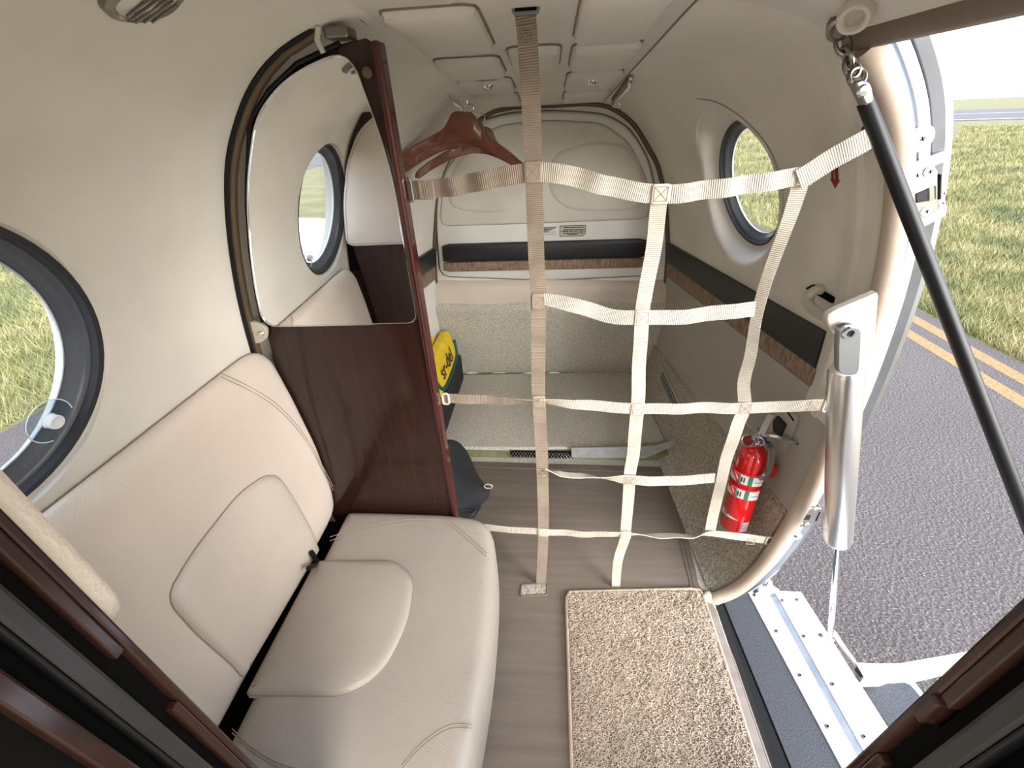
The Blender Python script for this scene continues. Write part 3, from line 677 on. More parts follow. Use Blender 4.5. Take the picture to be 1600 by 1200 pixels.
# header above the door with its brown edge, running forward
hd = MB(); P = []
for y in np.linspace(.20,.815,10):
    P.append([(a, y, b) for a, b in sec(y)[88:]] )
obj('header_panel', hd.grid(P), 'headliner', dfr)
obj('header_edge', MB().tube([(.432,y,1.331) for y in np.linspace(.12,.80,8)], .021, 12), 'trim_dark', dfr)
obj('header_skin', MB().grid([[(.44,y,1.335),(.50,y,1.33),(.46,y,1.37),(.20,y,1.45)] for y in (.12,.80)]), 'white', dfr)
gp = np.array(aY(1336,26,.70)); axg = np.array([-.35,-.62,-.7])
gp = np.array((.372,.705,1.345))
r0 = ray(1336,26); gp = CAM + r0*((.70)/r0[1]); 
obj('grommet', MB().lathe([(.0095,.001),(.010,.005),(.0125,.0075),(.0165,.007),(.019,.003),(.0195,-.006)], gp, (-.4,-.62,-.6), 28), 'cream', dfr); obj('grommet_hole', MB().lathe([(1e-4,.002),(.0102,.002)], gp, (-.4,-.62,-.6), 20), 'greypanel', dfr)
# sill: charcoal step, two white strips with rivets and the hinge between
SZ = -.06
sill = thing('trim_1', (.65,.5,SZ), '', '', kind='structure')
def quad_strip(name, xs_near, xs_far, m, z0, z1=None, par=sill, ya=.08, yb=.845, th=.01, bevel=.0015):
    """strip between two x limits near (y .40) and far (y .80), held straight on past the near end"""
    def X(x0, x1, y): return x1 + (x0-x1)*(.80-y)/.40
    a, b = (X(xs_near[0],xs_far[0],y) for y in (ya,yb)), (X(xs_near[1],xs_far[1],y) for y in (ya,yb))
    a, b = list(a), list(b); z1 = z0 if z1 is None else z1
    V = [(a[0],ya,z0),(b[0],ya,z1),(b[1],yb,z1),(a[1],yb,z0)]; V += [(p[0],p[1],p[2]-th) for p in V]
    return obj(name, MB().add(V, [(0,1,2,3),(7,6,5,4),(0,4,5,1),(1,5,6,2),(2,6,7,3),(3,7,4,0)]), m, par, bevel=bevel)
quad_strip('riser', (.502,.574), (.502,.555), 'foam', -.004, SZ-.006, th=.02, bevel=0)
quad_strip('tread', (.572,.686), (.553,.643), 'abrasive', SZ, th=.02)
ws1 = quad_strip('inner_strip', (.686,.735), (.643,.705), 'white', SZ+.003)
hg = quad_strip('hinge', (.735,.758), (.705,.727), 'hinge', SZ-.001)
ws2 = quad_strip('outer_strip', (.758,.852), (.727,.810), 'white', SZ+.001)
def rivet(px, py, par, z=SZ+.004):
    p = aZ(px, py, z); r = obj('rivet', MB().lathe([(1e-4,.0016),(.004,.0012),(.0062,0),(.0062,-.001)], p, (0,0,1), 14), 'steel', par)
    obj('rivet_core', MB().lathe([(1e-4,.0022),(.0024,.0020),(.0026,.001)], p, (0,0,1), 10), 'groove', r)
for p in ((1179,930),(1213,986),(1250,1055),(1293,1135)): rivet(*p, ws1)
for p in ((1222,938),(1245,937),(1282,992),(1256,994),(1301,1069),(1350,1151)): rivet(*p, ws2, SZ+.003)
# sealant lump at the hinge end
import bmesh
def blob(name, c, r, m, par, seed=0, amp=.25, sub=3):
    b = bmesh.new(); bmesh.ops.create_icosphere(b, subdivisions=sub, radius=1); rr = random.Random(seed); ph = [rr.uniform(0,6) for _ in range(6)]
    k = MB(); V = []
    for v in b.verts:
        p = v.co; d = 1 + amp*(math.sin(3.1*p.x+ph[0])*math.sin(2.7*p.y+ph[1]) + .5*math.sin(6*p.z+ph[2])*math.sin(5*p.x+ph[3]))
        V.append((c[0]+p.x*r[0]*d, c[1]+p.y*r[1]*d, c[2]+p.z*r[2]*d))
    k.add(V, [tuple(v.index for v in f.verts) for f in b.faces]); b.free(); return obj(name, k, m, par)
blob('sealant', aZ(1195,920,SZ+.02), (.035,.022,.03), 'alu', sill, 4, .35)
obj('edge_cover', MB().tube([(.488,.775,-.01),(.494,.70,-.006),(.499,.60,-.004),(.500,.30,-.004),(.500,.08,-.004)], .0055, 8), 'vinyl_line', floor)
blob('folded_corner', (.478,.772,.004), (.022,.018,.014), 'trim', floor, 9, .3)

# airstair door let down outside
stair = thing('airstair_door', (.95,.45,-.25), 'white airstair door let down outside with a charcoal tread and side rail', 'door')
SL = .62
def aSlope(px, py, dz=0):                    # ray on the plane of the lowered door
    r = ray(px, py); n = np.array([SL,0,1.0]); p0 = np.array([.85,0,-.085+dz]); return CAM + r*((p0-CAM)@n/(r@n))
rail = [aSlope(1338,1052,.02), aSlope(1400,1053,.02), aSlope(1500,1033,.03), aSlope(1600,1010,.03)]
rb = MB(); R_ = resamp(rail, 14)
rb.grid([[p + np.array([0,.016,.0]), p + np.array([0,.016,.022]), p + np.array([0,-.020,.022]), p + np.array([0,-.020,-.03]), p+np.array([0,.016,0])] for p in R_])
obj('side_rail', rb, 'white', stair)
ra = [aSlope(1300,985,.03), aSlope(1318,1012,.02), aSlope(1345,1050,.02)]
obj('link_arm', MB().tube(ra, .007, 8), 'cream', stair)
obj('rail_socket', MB().box((-.014,-.018,-.012),(.020,.018,.012), R=np.eye(3), o=aSlope(1348,1053,.02)), 'white', stair, bevel=.003)
obj('socket_slot', MB().prism([tuple(aSlope(*p,.036)[:2]) for p in ((1334,1046),(1339,1044),(1349,1057),(1344,1060))], lambda a,b,h: (a,b,-.085+.038-SL*(a-.85)+h), 0, .002), 'groove', stair, smooth=False)
tz = aSlope(1390,1085)[2]
T = lambda p: tuple(aZ(*p, tz)[:2])
o_ = resamp(rpoly([T(p) for p in ((1335,1062),(1424,1058),(1443,1082),(1480,1150),(1400,1150))], .006, 3), 40, True)
obj('tread_frame', MB().prism([tuple(q) for q in o_], lambda a,b,h: (a,b,h), tz-.03, tz-.002), 'white', stair)
o_ = resamp(rpoly([T(p) for p in ((1344,1071),(1418,1067),(1434,1084),(1470,1150),(1398,1150))], .008, 3), 40, True)
obj('tread', MB().prism([tuple(q) for q in o_], lambda a,b,h: (a,b,h), tz-.006, tz+.003), 'abrasive', stair)
yA = .66
body = MB()
for s in (0,):
    V = [(.87,.14,-.18),(1.52,.14,-.18-.65*SL),(1.52,.56,-.18-.65*SL),(.87,.56,-.18)]; V += [(p[0]-.03,p[1],p[2]-.05) for p in V]
    body.add(V, [(0,1,2,3),(7,6,5,4),(0,4,5,1),(1,5,6,2),(2,6,7,3),(3,7,4,0)])
obj('door_panel', body, 'white', stair, smooth=False)

# ------------------------------------------------------------------ gas strut, bracket and its bent lever
st = thing('gas_strut', aY(1298,998,.70), 'polished metal gas strut standing between the door sill and the white bracket', 'strut')
A_, B_ = aY(1322,575,.70), aY(1309,845,.70); C_ = aY(1297,1002,.70)
obj('cylinder', MB().tube([A_, A_+(B_-A_)*.02, A_+(B_-A_)*.98, B_], [.025,.028,.028,.026], 24), 'polish', st)
obj('rod', MB().tube([B_, C_], .0072, 14), 'chrome', st)
obj('rod_end', MB().lathe([(1e-4,.02),(.009,.018),(.010,0),(.009,-.016),(1e-4,-.018)], C_, (0,0,1), 14), 'alu', st); obj('pivot_bolt', MB().tube([C_+np.array([-.006,-.012,-.02]), C_+np.array([.016,.0,-.02])], .007, 10), 'cream', st)
cp = rpoly([tuple(aY(*p,.672)[[0,2]]) for p in [(1308,506),(1343,506),(1342,540),(1339,585),(1306,583),(1306,540)]], [.02,.02,.0,.014,.014,.0], 6)
obj('clevis_plate', MB().pad(resamp(cp, 48, True), [(0,-.006),(0,.004),(.002,.006)], lambda a,b,h: (a,.672-h,b)), 'alu2', st)
pv = aY(1327,520,.666); obj('pivot_washer', MB().lathe([(.0055,.002),(.006,.004),(.0105,.004),(.0115,.001)], pv, (0,-1,0), 24), 'chrome', st); obj('pivot_pin', MB().lathe([(1e-4,.001),(.0058,.001)], pv, (0,-1,0), 16), 'black', st)
br = thing('door_bracket', aY(1330,540,.735), 'cream triangular bracket plate fixed beside the tan door edge above the strut', 'bracket')
bp_ = rpoly([tuple(aY(*p,.735)[[0,2]]) for p in [(1290,492),(1303,484),(1371,455),(1366,520),(1346,592),(1322,560),(1306,524),(1292,512)]], [.012,.01,.004,.01,.004,.01,.01,.012], 5)
obj('plate', MB().pad(resamp(bp_, 56, True), [(0,-.010),(0,.002),(.002,.004)], lambda a,b,h: (a,.735-h,b)), 'cream', br)
lv = thing('bent_lever', aWall(1275,470), 'cream bent rod handle curling out of a slot in the right wall', 'handle')
lp_ = [aWall(1296,458,-.03), aWall(1283,453,.004), aWall(1270,456,.020), aY(1263,470,.93), aY(1272,484,.885), aY(1300,500,.80), aY(1312,507,.745), aY(1325,517,.70)]
obj('rod', MB().tube(crom(lp_, 40), .0105, 12), 'cream', lv)
obj('slot', MB().prism(rpoly([tuple(aWall(*p)[[1,2]]) for p in [(1262,450),(1272,444),(1308,466),(1304,474)]], .004, 3), WR, .0005, .0045), 'groove', wall_right, smooth=False)

# ------------------------------------------------------------------ door cable, chain and its eye
cb = thing('door_cable', aY(1350,150,.76), 'black rubber sleeved door cable hanging from a steel chain at the top right', 'cable')
K0 = aY(1352,158,.755); K1 = np.array(aX(1600,800,.80)); K2 = K0 + (K1-K0)*2.6
obj('sleeve', MB().tube([K0, K0+(K1-K0)*.02, K1, K2], .0105, 16), 'black', cb)
obj('clevis', MB().pad(resamp(rpoly([tuple(aY(*p,.735)[[0,2]]) for p in [(1333,130),(1343,124),(1358,130),(1363,158),(1350,166)]], .008, 4), 40, True), [(0,-.012),(0,.003),(.002,.005)], lambda a,b,h: (a,.735-h,b)), 'alu2', cb)
q = aY(1349,142,.728); obj('rivet', MB().lathe([(1e-4,.004),(.006,.003),(.008,0)], q, (0,-1,0), 18), 'chrome', cb)
def link(name, c, d, L, wd, r, tw):
    d = np.array(d, float); d /= np.linalg.norm(d); s = np.cross(d, (0,-1,0)); s /= np.linalg.norm(s); f = np.cross(s, d); s = s*math.cos(tw)+f*math.sin(tw)
    return obj(name, MB().loop([np.array(c) + d*(L*math.cos(2*pi*i/24)) + s*(wd*math.sin(2*pi*i/24)) for i in range(24)], r, 8), 'steel', cb)
ch = [(1317,70),(1324,88),(1331,105),(1339,120)]
dr_ = aY(1340,120,.745)-aY(1314,60,.765)
for i, p in enumerate(ch): link('chain_link' if i < 3 else 'eye', aY(*p, .765-.007*i), dr_, (.0135 if i < 3 else .0110), (.0078 if i < 3 else .0110), .0030, (i % 2)*pi/2 if i < 3 else .3)
q = aY(1311,45,.765); obj('anchor_bolt', MB().lathe([(1e-4,.012),(.006,.012),(.009,.009),(.010,.004),(.0145,.003),(.015,-.014)], q, (-.3,-.8,-.5), 20), 'steel', cb)

# ------------------------------------------------------------------ forward partition beside the camera, both sides
KP = .744
def partition(sg, xe, label):
    t = thing('partition', (sg*abs(xe)*KP, .13*KP, 0), label, 'partition'); xw = .60*sg
    def slab(name, y0, y1, z0, z1, m, dx=0, bev=.0015):
        a, b = sorted(((xe + sg*dx)*KP, xw)); z0, z1 = (0 if z0 == 0 else 1.25-(1.25-z0)*KP), (1.28 if z1 == 1.27 else 1.25-(1.25-z1)*KP)
        k = MB(); zs = [z0] + [z for z in (1.0,1.08,1.15,1.2,1.24) if z0 < z < z1] + [z1]
        for z in zs:                          # the outer end follows the wall
            xo = sg*(hw(z, .1)-.004 if z > .05 else .5); k.v += [((xe+sg*dx)*KP, y0*KP, z), (xo, y0*KP, z), (xo, y1*KP, z), ((xe+sg*dx)*KP, y1*KP, z)]
        n = len(zs); k.f = [(i*4+j, i*4+(j+1)%4, (i+1)*4+(j+1)%4, (i+1)*4+j) for i in range(n-1) for j in range(4)] + [(0,1,2,3), tuple((n-1)*4+j for j in range(4))]
        return obj(name, k, m, t, bevel=bev, smooth=False)
    slab('edge_board', .186,.195,0,1.27,'wood',0,.002); slab('edge_board', .176,.1861,.823 if sg > 0 else .815,1.27,'wood'); slab('edge_board', .176,.1861,0,.700,'wood')
    if sg > 0: slab('latch_plate', .179,.189,.786,.823,'wood',-.004,.002)
    slab('latch_recess', .1755,.186,.70,.786 if sg > 0 else .815,'groove',.012,0)
    slab('groove_board', .166,.176,0,1.27,'groove',.010,0)
    slab('track_rail', .147,.165,0,1.27,'plasticgrey',.001,.003); slab('track_lip', .143,.147,0,1.27,'black',0)
    slab('groove_board', .129,.143,0,1.27,'groove',.014,0)
    slab('edge_board', .113,.129,0,1.27,'wood',0,.002); slab('inner_board', .04,.113,0,1.27,'groove',.012,0)
    return t
pl = partition(-1, -.42, 'glossy mahogany sliding door jamb at the lower left in front of the bench')
pad_o = resamp(rpoly([(-.316,.925),(-.60,.925),(-.578,1.05),(-.54,1.16),(-.49,1.235),(-.43,1.275),(-.316,1.29)], [.05,.03,.03,.03,.03,.03,.02], 8), 80, True)
PF = lambda a, b, h: (a, .195*KP+h, b)
pp = obj('leather_pad', MB().pad(pad_o, [(0,0),(0,.010),(.002,.014),(.007,.016)], PF, .002), 'leather', pl)
obj('stitching', MB().loop([PF(a, b, .0162) for a, b in inset(pad_o, .008)], .0007, 5), 'thread', pp)
pr = partition(1, .33, 'dark mahogany sliding door jamb at the lower right beside the open doorway')

# ------------------------------------------------------------------ bench seat
seat = thing('bench_seat', (-.35,.50,0), 'beige leather side facing bench seat against the left wall', 'seat')
# cushion
cz = .372
co = rpoly([(-.545,.168),(-.124,.168),(-.106,.41),(-.115,.59),(-.147,.738),(-.245,.7535),(-.545,.7535)], [.02,.05,.3,.2,.07,.08,.02], 7)
co = resamp(co, 110, True)
def CF(a, b, h):
    d = max(0.0, 1-((a+.36)/.24)**2)*max(0.0, 1-((b-.45)/.38)**2); return (a, b, cz + h + .010*d)
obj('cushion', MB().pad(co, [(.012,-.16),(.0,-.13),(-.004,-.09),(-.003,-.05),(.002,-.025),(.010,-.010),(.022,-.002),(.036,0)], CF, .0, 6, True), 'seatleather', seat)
def P2(px, py): return tuple(aZ(px, py, cz+.006)[:2])
ci = resamp(rpoly([P2(*p) for p in [(494,876),(618,877),(648,905),(640,975),(600,1052),(545,1090),(470,1088),(383,1086)]], [.01,.02,.03,.05,.05,.04,.02,.01], 5), 90, True)
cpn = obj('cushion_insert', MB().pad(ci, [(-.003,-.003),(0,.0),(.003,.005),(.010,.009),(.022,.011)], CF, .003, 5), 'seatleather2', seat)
obj('seam', MB().loop([CF(a,b,.0006) for a,b in ci], .0013, 6), 'thread', cpn)
def seam(pts, par, f, r=.0008, off=.0035):
    Q = crom([f(*p) for p in pts], 40)
    a = obj('stitching', MB().tube(Q, r, 5), 'thread', par)
def CS(px, py): x, y = P2(px, py); return np.array(CF(x, y, .0005))
cush = [o for o in bpy.data.objects if o.name.startswith('cushion') and 'insert' not in o.name][0]
for dy in (0, 6):
    seam([(515,838+dy),(560,825+dy),(610,815+dy),(655,810+dy),(700,814+dy),(725,832+dy),(760,862+dy)], cush, CS)
    seam([(628,1195+dy),(660,1160+dy),(700,1133+dy),(738,1130+dy)], cush, CS)
    seam([(362,1138+dy),(390,1165+dy),(430,1190+dy),(470,1203+dy)], cush, CS)
cr_ = MB(); rr = random.Random(5)
for k in range(20):
    y = rr.uniform(.30,.72); x = rr.uniform(-.165,-.128); L_ = rr.uniform(.012,.05); a = rr.uniform(2.4,3.9); pts = []
    for i in range(6):
        pts.append(np.array(CF(x, y, -.0008*(x > -.135)))); x += math.cos(a)*L_/6; y += math.sin(a)*L_/6; a += rr.uniform(-.35,.35); x = min(x,-.13)
    cr_.tube(pts, [.0001,.0003,.0004,.0003,.0002,.0001], 4)
obj('crease_lines', cr_, 'thread', cush, kind='stuff')
# backrest: a section in x and z swept along the wall, thinning to its rolled top
def back_x(z):                                # front face of the backrest
    return np.interp(z, [.30,.36,.45,.60,.75,.84], [-.575,-.570,-.559,-.558,-.572,-.585])
def BK(y, z, h):                              # on the front face
    return (back_x(z) + h, y, z)
bprof = [(-.625,.350),(-.610,.347),(-.588,.352),(-.573,.368)] + [(back_x(z), z) for z in np.linspace(.40,.80,12)] + [(-.584,.835),(-.590,.856),(-.601,.868),(-.612,.866),(-.618,.85),(-.622,.80),(-.628,.60),(-.628,.40)]
bprof = crom(bprof + [bprof[0]], 70)[:-1]
stn = [(.165,.84),(.172,.93),(.185,.975),(.21,1)] + [(y,1) for y in np.linspace(.29,.66,12)] + [(.70,.995),(.725,.98),(.738,.955),(.748,.915),(.752,.84)]
cx, cz_ = -.60, .55
V = []
for y, k in stn:
    for a, b in bprof:
        kk = 1-(1-k)*.9; bb = cz_+(b-cz_)*(kk if b > cz_ else kk); aa = cx+(a-cx)*k
        # the end leans with the panel behind it: the top corner is rounded
        V.append((aa, y, bb))
n = len(bprof); m_ = len(stn)
bk_ = obj('backrest', MB().add(V, [(i*n+k, i*n+(k+1)%n, (i+1)*n+(k+1)%n, (i+1)*n+k) for i in range(m_-1) for k in range(n)] + [tuple(range(n)), tuple((m_-1)*n+k for k in range(n))]), 'leather', seat, ang=80)
def PBK(px, py):
    r = ray(px, py); t = .05
    while t < 3:
        p = CAM + r*t
        if p[0] < back_x(p[2]): break
        t += .001
    return (p[1], p[2])
bi = resamp(rpoly([PBK(*p) for p in [(497,858),(462,785),(432,742),(412,743),(372,770),(300,862),(264,922),(266,945),(300,985),(378,1058)]], [.004,.03,.03,.03,.05,.06,.02,.03,.03,.004], 5), 90, True)
bin_ = obj('backrest_insert', MB().pad(bi, [(-.003,-.003),(0,.0),(.003,.005),(.010,.009),(.022,.011)], BK, .003, 5), 'leather2', seat)
obj('seam', MB().loop([BK(a,b,.0006) for a,b in bi], .0013, 6), 'thread', bin_)
for dy in (0, 6):
    seam([(345,583+dy),(385,602+dy),(430,630+dy),(470,672+dy),(500,722+dy),(520,760+dy)], bk_, lambda px, py: np.array(BK(*PBK(px, py), .0006)))
obj('seat_base', MB().box((-.59,.168,.006),(-.165,.745,.20)), 'black', seat, bevel=.01)
obj('dark_gap_filler', MB().box((-.602,.17,.10),(-.566,.745,.325)), 'groove', seat, smooth=False)  # black filler added so the gap behind the cushion looks deep in shade
obj('gap_strap', MB().tube([aX(486,862,-.545), aX(497,880,-.54), aX(482,888,-.53)], .006, 6), 'black', seat)

# ------------------------------------------------------------------ rear partition with the mirror
rp = thing('mirror_partition', (-.43,.768,0), 'dark mahogany partition with a large mirror over its lower panel, behind the bench', 'partition')
YP0, YP1 = .756, .782
def wallin(z, off): return -(hw(z, .77) - off)
left = [(wallin(z, .030), z) for z in (.20,.4,.6,.75,.9,1.0,1.1,1.18)] + [(-.470,1.262),(-.425,1.300),(-.37,1.330),(-.31,1.349),(-.262,1.355)]
body_o = left + [(-.247,1.345),(-.247,.02),(-.50,.02)]
obj('panel', MB().prism(body_o, lambda a,b,h: (a,h,b), YP0+.001, YP1), 'wood', rp, smooth=False, bevel=.002)
obj('end_post', MB().box((-.255,YP0-.003,.02),(-.243,YP1+.004,1.352)), 'wood_red', rp, smooth=False, bevel=.004)
mo = rpoly([(wallin(.93,.036),.914)] + [(wallin(z,.036), z) for z in (.98,1.06,1.14,1.19)] + [(-.455,1.268),(-.40,1.308),(-.35,1.328),(-.288,1.342),(-.256,1.20),(-.256,.914)], [.045,.05,.05,.05,.05,.05,.05,.05,.06,.2,.022], 7)
mo = [tuple(p) for p in resamp(mo, 120, True)]
MT = math.tan(math.radians(2.0))
mir = obj('mirror', MB().prism(mo, lambda a,b,h: (a, h + (a+.27)*MT, b), YP0-.003, YP0+.014), 'mirror', rp, smooth=False)
obj('mirror_bevel', MB().loop([(a, YP0-.003+(a+.27)*MT, b) for a, b in mo], .0018, 6), 'chrome', mir)
obj('mirror_edge', MB().tube([(wallin(z,.030), YP0-.003, z) for z in (.92,.98,1.06,1.14,1.18)] + [(-.470,YP0-.003,1.262),(-.425,YP0-.003,1.300),(-.37,YP0-.003,1.330),(-.30,YP0-.003,1.350)], .004, 8), 'black', rp)
obj('wall_seal', MB().tube([(-hw(z,.75)+.006, .748, z) for z in np.linspace(.60,1.365,40)], .0085, 10), 'bronze', wall_left)
obj('seal_line', MB().tube([(-hw(z,.74)+.003, .738, z) for z in np.linspace(.60,1.365,40)], .004, 8), 'black', wall_left)
bo = rpoly([tuple(aY(*p,.745)[[0,2]]) for p in [(381,502),(398,502),(417,510),(417,530),(405,536),(392,536)]], [.002,.02,.02,.018,.01,.004], 5)
bt = obj('side_bracket', MB().pad(resamp(bo, 40, True), [(0,-.006),(0,.002),(.001,.003)], lambda a,b,h: (a,.745-h,b)), 'cream', rp)
obj('screw', MB().lathe([(1e-4,.003),(.0035,.003),(.0055,0)], aY(408,521,.741), (0,-1,0), 14), 'chrome', bt)
obj('top_bracket', MB().box((-.315,.738,1.354),(-.280,.775,1.368)), 'steel', rp, smooth=False, bevel=.003)
obj('top_hook', MB().tube([(-.318,.732,1.338),(-.322,.730,1.352),(-.318,.734,1.366)], .004, 8), 'cream', rp)
obj('corner_screw', MB().lathe([(1e-4,.002),(.006,.002),(.008,0)], (-.268,YP0-.002,1.315), (0,-1,0), 16), 'bronze', rp)

# ------------------------------------------------------------------ vinyl floor mat, coil doormat
fm = thing('vinyl_mat', (0,.7,0), 'taupe grooved vinyl floor covering running aft under the cargo net', 'floor mat')
fo = resamp(rpoly([(-.50,-.3),(.497,-.3),(.497,.76),(.468,.80),(.476,.87),(.497,1.335),(-.42,1.345),(-.50,1.0)], [.01,.01,.008,.008,.008,.012,.012,.02], 3), 120, True)
FF = lambda a, b, h: (a, b, h)
obj('sheet', MB().pad(fo, [(0,0),(0,.003),(.002,.004)], FF), 'vinyl', fm)
L1 = [(.44,.70),(.432,.79),(.447,.82),(.446,.86),(.470,1.30),(-.36,1.31),(-.38,1.0)]
obj('border_line', MB().tube([(a,b,.0035) for a,b in resamp(L1, 60)], .0028, 6), 'vinyl_line', fm)
L2 = [(.478,.76),(.452,.805),(.458,.87),(.484,1.32)]
obj('border_line', MB().tube([(a,b,.0035) for a,b in resamp(L2, 30)], .0022, 6), 'vinyl_line', fm)
def slot(pts):
    q = resamp(rpoly([tuple(aZ(*p,.004)[:2]) for p in pts], .006, 3), 40, True)
    s = obj('anchor_slot', MB().pad(q, [(-.002,-.002),(0,.0012)], lambda a,b,h: (a,b,.004+h)), 'carpet_dark', fm)
    obj('slot_lip', MB().loop([(a,b,.0055) for a,b in q], .0028, 6), 'vinyl_line', s)
slot([(815,914),(854,912),(856,930),(813,932)]); slot([(930,921),(972,919),(974,932),(930,933)])
dm = thing('doormat', (.26,.45,.004), 'beige coil loop doormat lying on the floor by the open door', 'doormat')
dq = [(.058,.06),(.466,.06),(.470,.55),(.468,.793),(.060,.762)]
do = resamp(rpoly(dq, .014, 4), 90, True)
obj('backing', MB().pad(do, [(0,0),(0,.007),(.004,.010)], lambda a,b,h: (a,b,.004+h)), 'coilbase', dm)
obj('edge_strip', MB().loop([(a,b,.0135) for a,b in do], .0048, 8), 'coiledge', dm)
N = 21000
cxy = np.stack([rng.uniform(.066,.462,N), .066+(rng.uniform(0,1,N))*.712],1); cxy = cxy[cxy[:,1] < .757+(cxy[:,0]-.06)*.075]; N = len(cxy)
S_ = 7; rad = rng.uniform(.0028,.0060,N); a0_ = rng.uniform(0,2*pi,N); sw = rng.uniform(2.6,5.2,N); tilt = rng.uniform(-.55,.55,(N,2)); zc_ = rng.uniform(.0150,.0195,N)
th = a0_[:,None] + sw[:,None]*np.linspace(0,1,S_)[None]
px_ = np.cos(th)*rad[:,None]; py_ = np.sin(th)*rad[:,None]*rng.uniform(.6,1,N)[:,None]; pz_ = px_*tilt[:,:1] + py_*tilt[:,1:]
Cn = np.stack([cxy[:,:1]+px_, cxy[:,1:]+py_, zc_[:,None]+pz_],2)
er = np.stack([np.cos(th), np.sin(th), np.zeros_like(th)],2); ez = np.array([0,0,1.0]); rt = .00085
Vt = np.stack([Cn + rt*(er*math.cos(2*pi*k/4) + ez*math.sin(2*pi*k/4)) for k in range(4)],2)   # N,S,4,3
Vt = Vt - np.array([.26,.45,.004])
base = (np.arange(N)*S_*4)[:,None,None]; ii = np.arange(S_-1)[None,:,None]*4; kk = np.arange(4)[None,None,:]; k2 = (np.arange(4)+1) % 4; k2 = k2[None,None,:]
Fq = np.stack([base+ii+kk, base+ii+k2, base+ii+4+k2, base+ii+4+kk],3).reshape(-1,4)
me = bpy.data.meshes.new('coil_loops'); nv = N*S_*4; me.vertices.add(nv); me.vertices.foreach_set('co', Vt.reshape(-1)); me.loops.add(Fq.size); me.loops.foreach_set('vertex_index', Fq.reshape(-1).astype(np.int32)); me.polygons.add(len(Fq)); me.polygons.foreach_set('loop_start', np.arange(0,Fq.size,4)); me.update(calc_edges=True)
me.polygons.foreach_set('use_smooth', [True]*len(Fq)); me.materials.append(M['coil']); lo_ = bpy.data.objects.new('coil_loops', me); COL.objects.link(lo_); lo_.parent = dm; lo_['kind'] = 'stuff'

# ------------------------------------------------------------------ cargo net
YN = .792
net = thing('cargo_net', (.1,YN,0), 'cream webbing cargo net stretched from ceiling to floor across the baggage bay', 'cargo net')
def npt(p): return np.array(aY(p[0], p[1], YN))
def strap(name, pts, wid, m='strap', wave=0.0, wl=.05, tw=None, dy=0, label=None, n=None):
    P = crom([npt(p) for p in pts], n or 90); m_ = len(P); t = np.linspace(0,1,m_)
    w = np.interp(t, np.linspace(0,1,len(wid)), wid) if hasattr(wid,'__len__') else np.full(m_, wid)
    d = np.r_[0, np.cumsum(np.linalg.norm(np.diff(P,axis=0),axis=1))]
    env = np.sin(pi*t)**.5
    if wave: P[:,1] += wave*env*np.sin(d/wl*2*pi + 1)*(.6+.4*np.sin(d*23))
    P[:,1] += dy
    T_ = None
    if tw: T_ = np.interp(t, np.linspace(0,1,len(tw)), tw)
    return obj(name, MB().ribbon(P, w, .0022, (0,-1,0), T_), m, net, ang=60, label=label)
V1 = strap('vertical_strap', [(820,14),(824,60),(830,165),(834,270),(838,400),(841,470),(841,600),(842,625),(847,720),(849,830),(845,917)], [.0150,.0150,.0148,.0150,.0150,.0150,.0150], 'strap_tan', .003, .13, label='left soiled tan vertical strap hooked to the ceiling')
V2 = strap('vertical_strap', [(1031,303),(1022,380),(1008,460),(1003,495),(998,590),(996,636),(990,700),(984,748),(977,833),(965,880),(962,924)], [.0140,.014,.014,.015,.015,.014,.0125], 'strap', .005, .16, label='middle vertical strap')
V3 = strap('vertical_strap', [(1254,276),(1238,330),(1210,400),(1186,480),(1170,560),(1163,600),(1163,636),(1150,670),(1130,740),(1118,790),(1109,832)], [.013,.010,.010,.012,.014,.012,.013], 'strap', .005, .2, tw=[.1,.6,.7,.4,.1,.5,.2], label='right slanting vertical strap')
H1 = strap('cross_strap', [(638,297),(668,296),(720,289),(780,277),(833,268)], .0150, 'strap_tan', .006, .052, dy=-.004, n=80)
H1b = strap('cross_strap', [(833,268),(880,272),(950,290),(1031,303),(1120,294),(1200,283),(1252,274)], [.0150,.015,.015,.0145,.0140], 'strap', .006, .07, dy=-.004, n=120)
H1c = strap('cross_strap', [(1244,280),(1264,268),(1300,245),(1355,215)], .0165, 'strap', 0, dy=-.008)
H2 = strap('cross_strap', [(841,466),(860,468),(900,476),(950,492),(1003,495),(1060,494),(1120,488),(1178,481)], [.010,.0145,.0150,.0152,.0152], 'strap', .004, .11, dy=-.004)
H3 = strap('cross_strap', [(694,621),(740,622),(790,625),(842,625)], [.0125,.0125,.012,.008], 'strap_tan', .002, .09, dy=-.004, tw=[0,0,.2,1.0])
H3b = strap('cross_strap', [(842,625),(900,630),(996,637),(1080,636),(1163,636),(1250,632),(1288,631)], [.0125,.0140,.0142,.0142,.0145], 'strap', .003, .12, dy=-.004, tw=[.8,0,0,0,0,0])
H4 = strap('cross_strap', [(850,733),(880,739),(920,743),(960,746),(984,748),(1040,750),(1116,745)], [.012,.012,.012,.0155,.0155], 'strap', .002, .10, dy=-.004, tw=[.5,1.35,1.3,.7,0,0,0,0])
H5 = strap('cross_strap', [(715,814),(765,823),(800,826),(849,829),(920,833),(977,833),(1030,835),(1080,836),(1110,832),(1150,836),(1196,842)], [.012,.012,.0125,.013,.013,.013,.0135], 'strap', .002, .10, dy=-.004, tw=[0,0,0,0,.1,.3,1.2,1.0,.2,0,0])
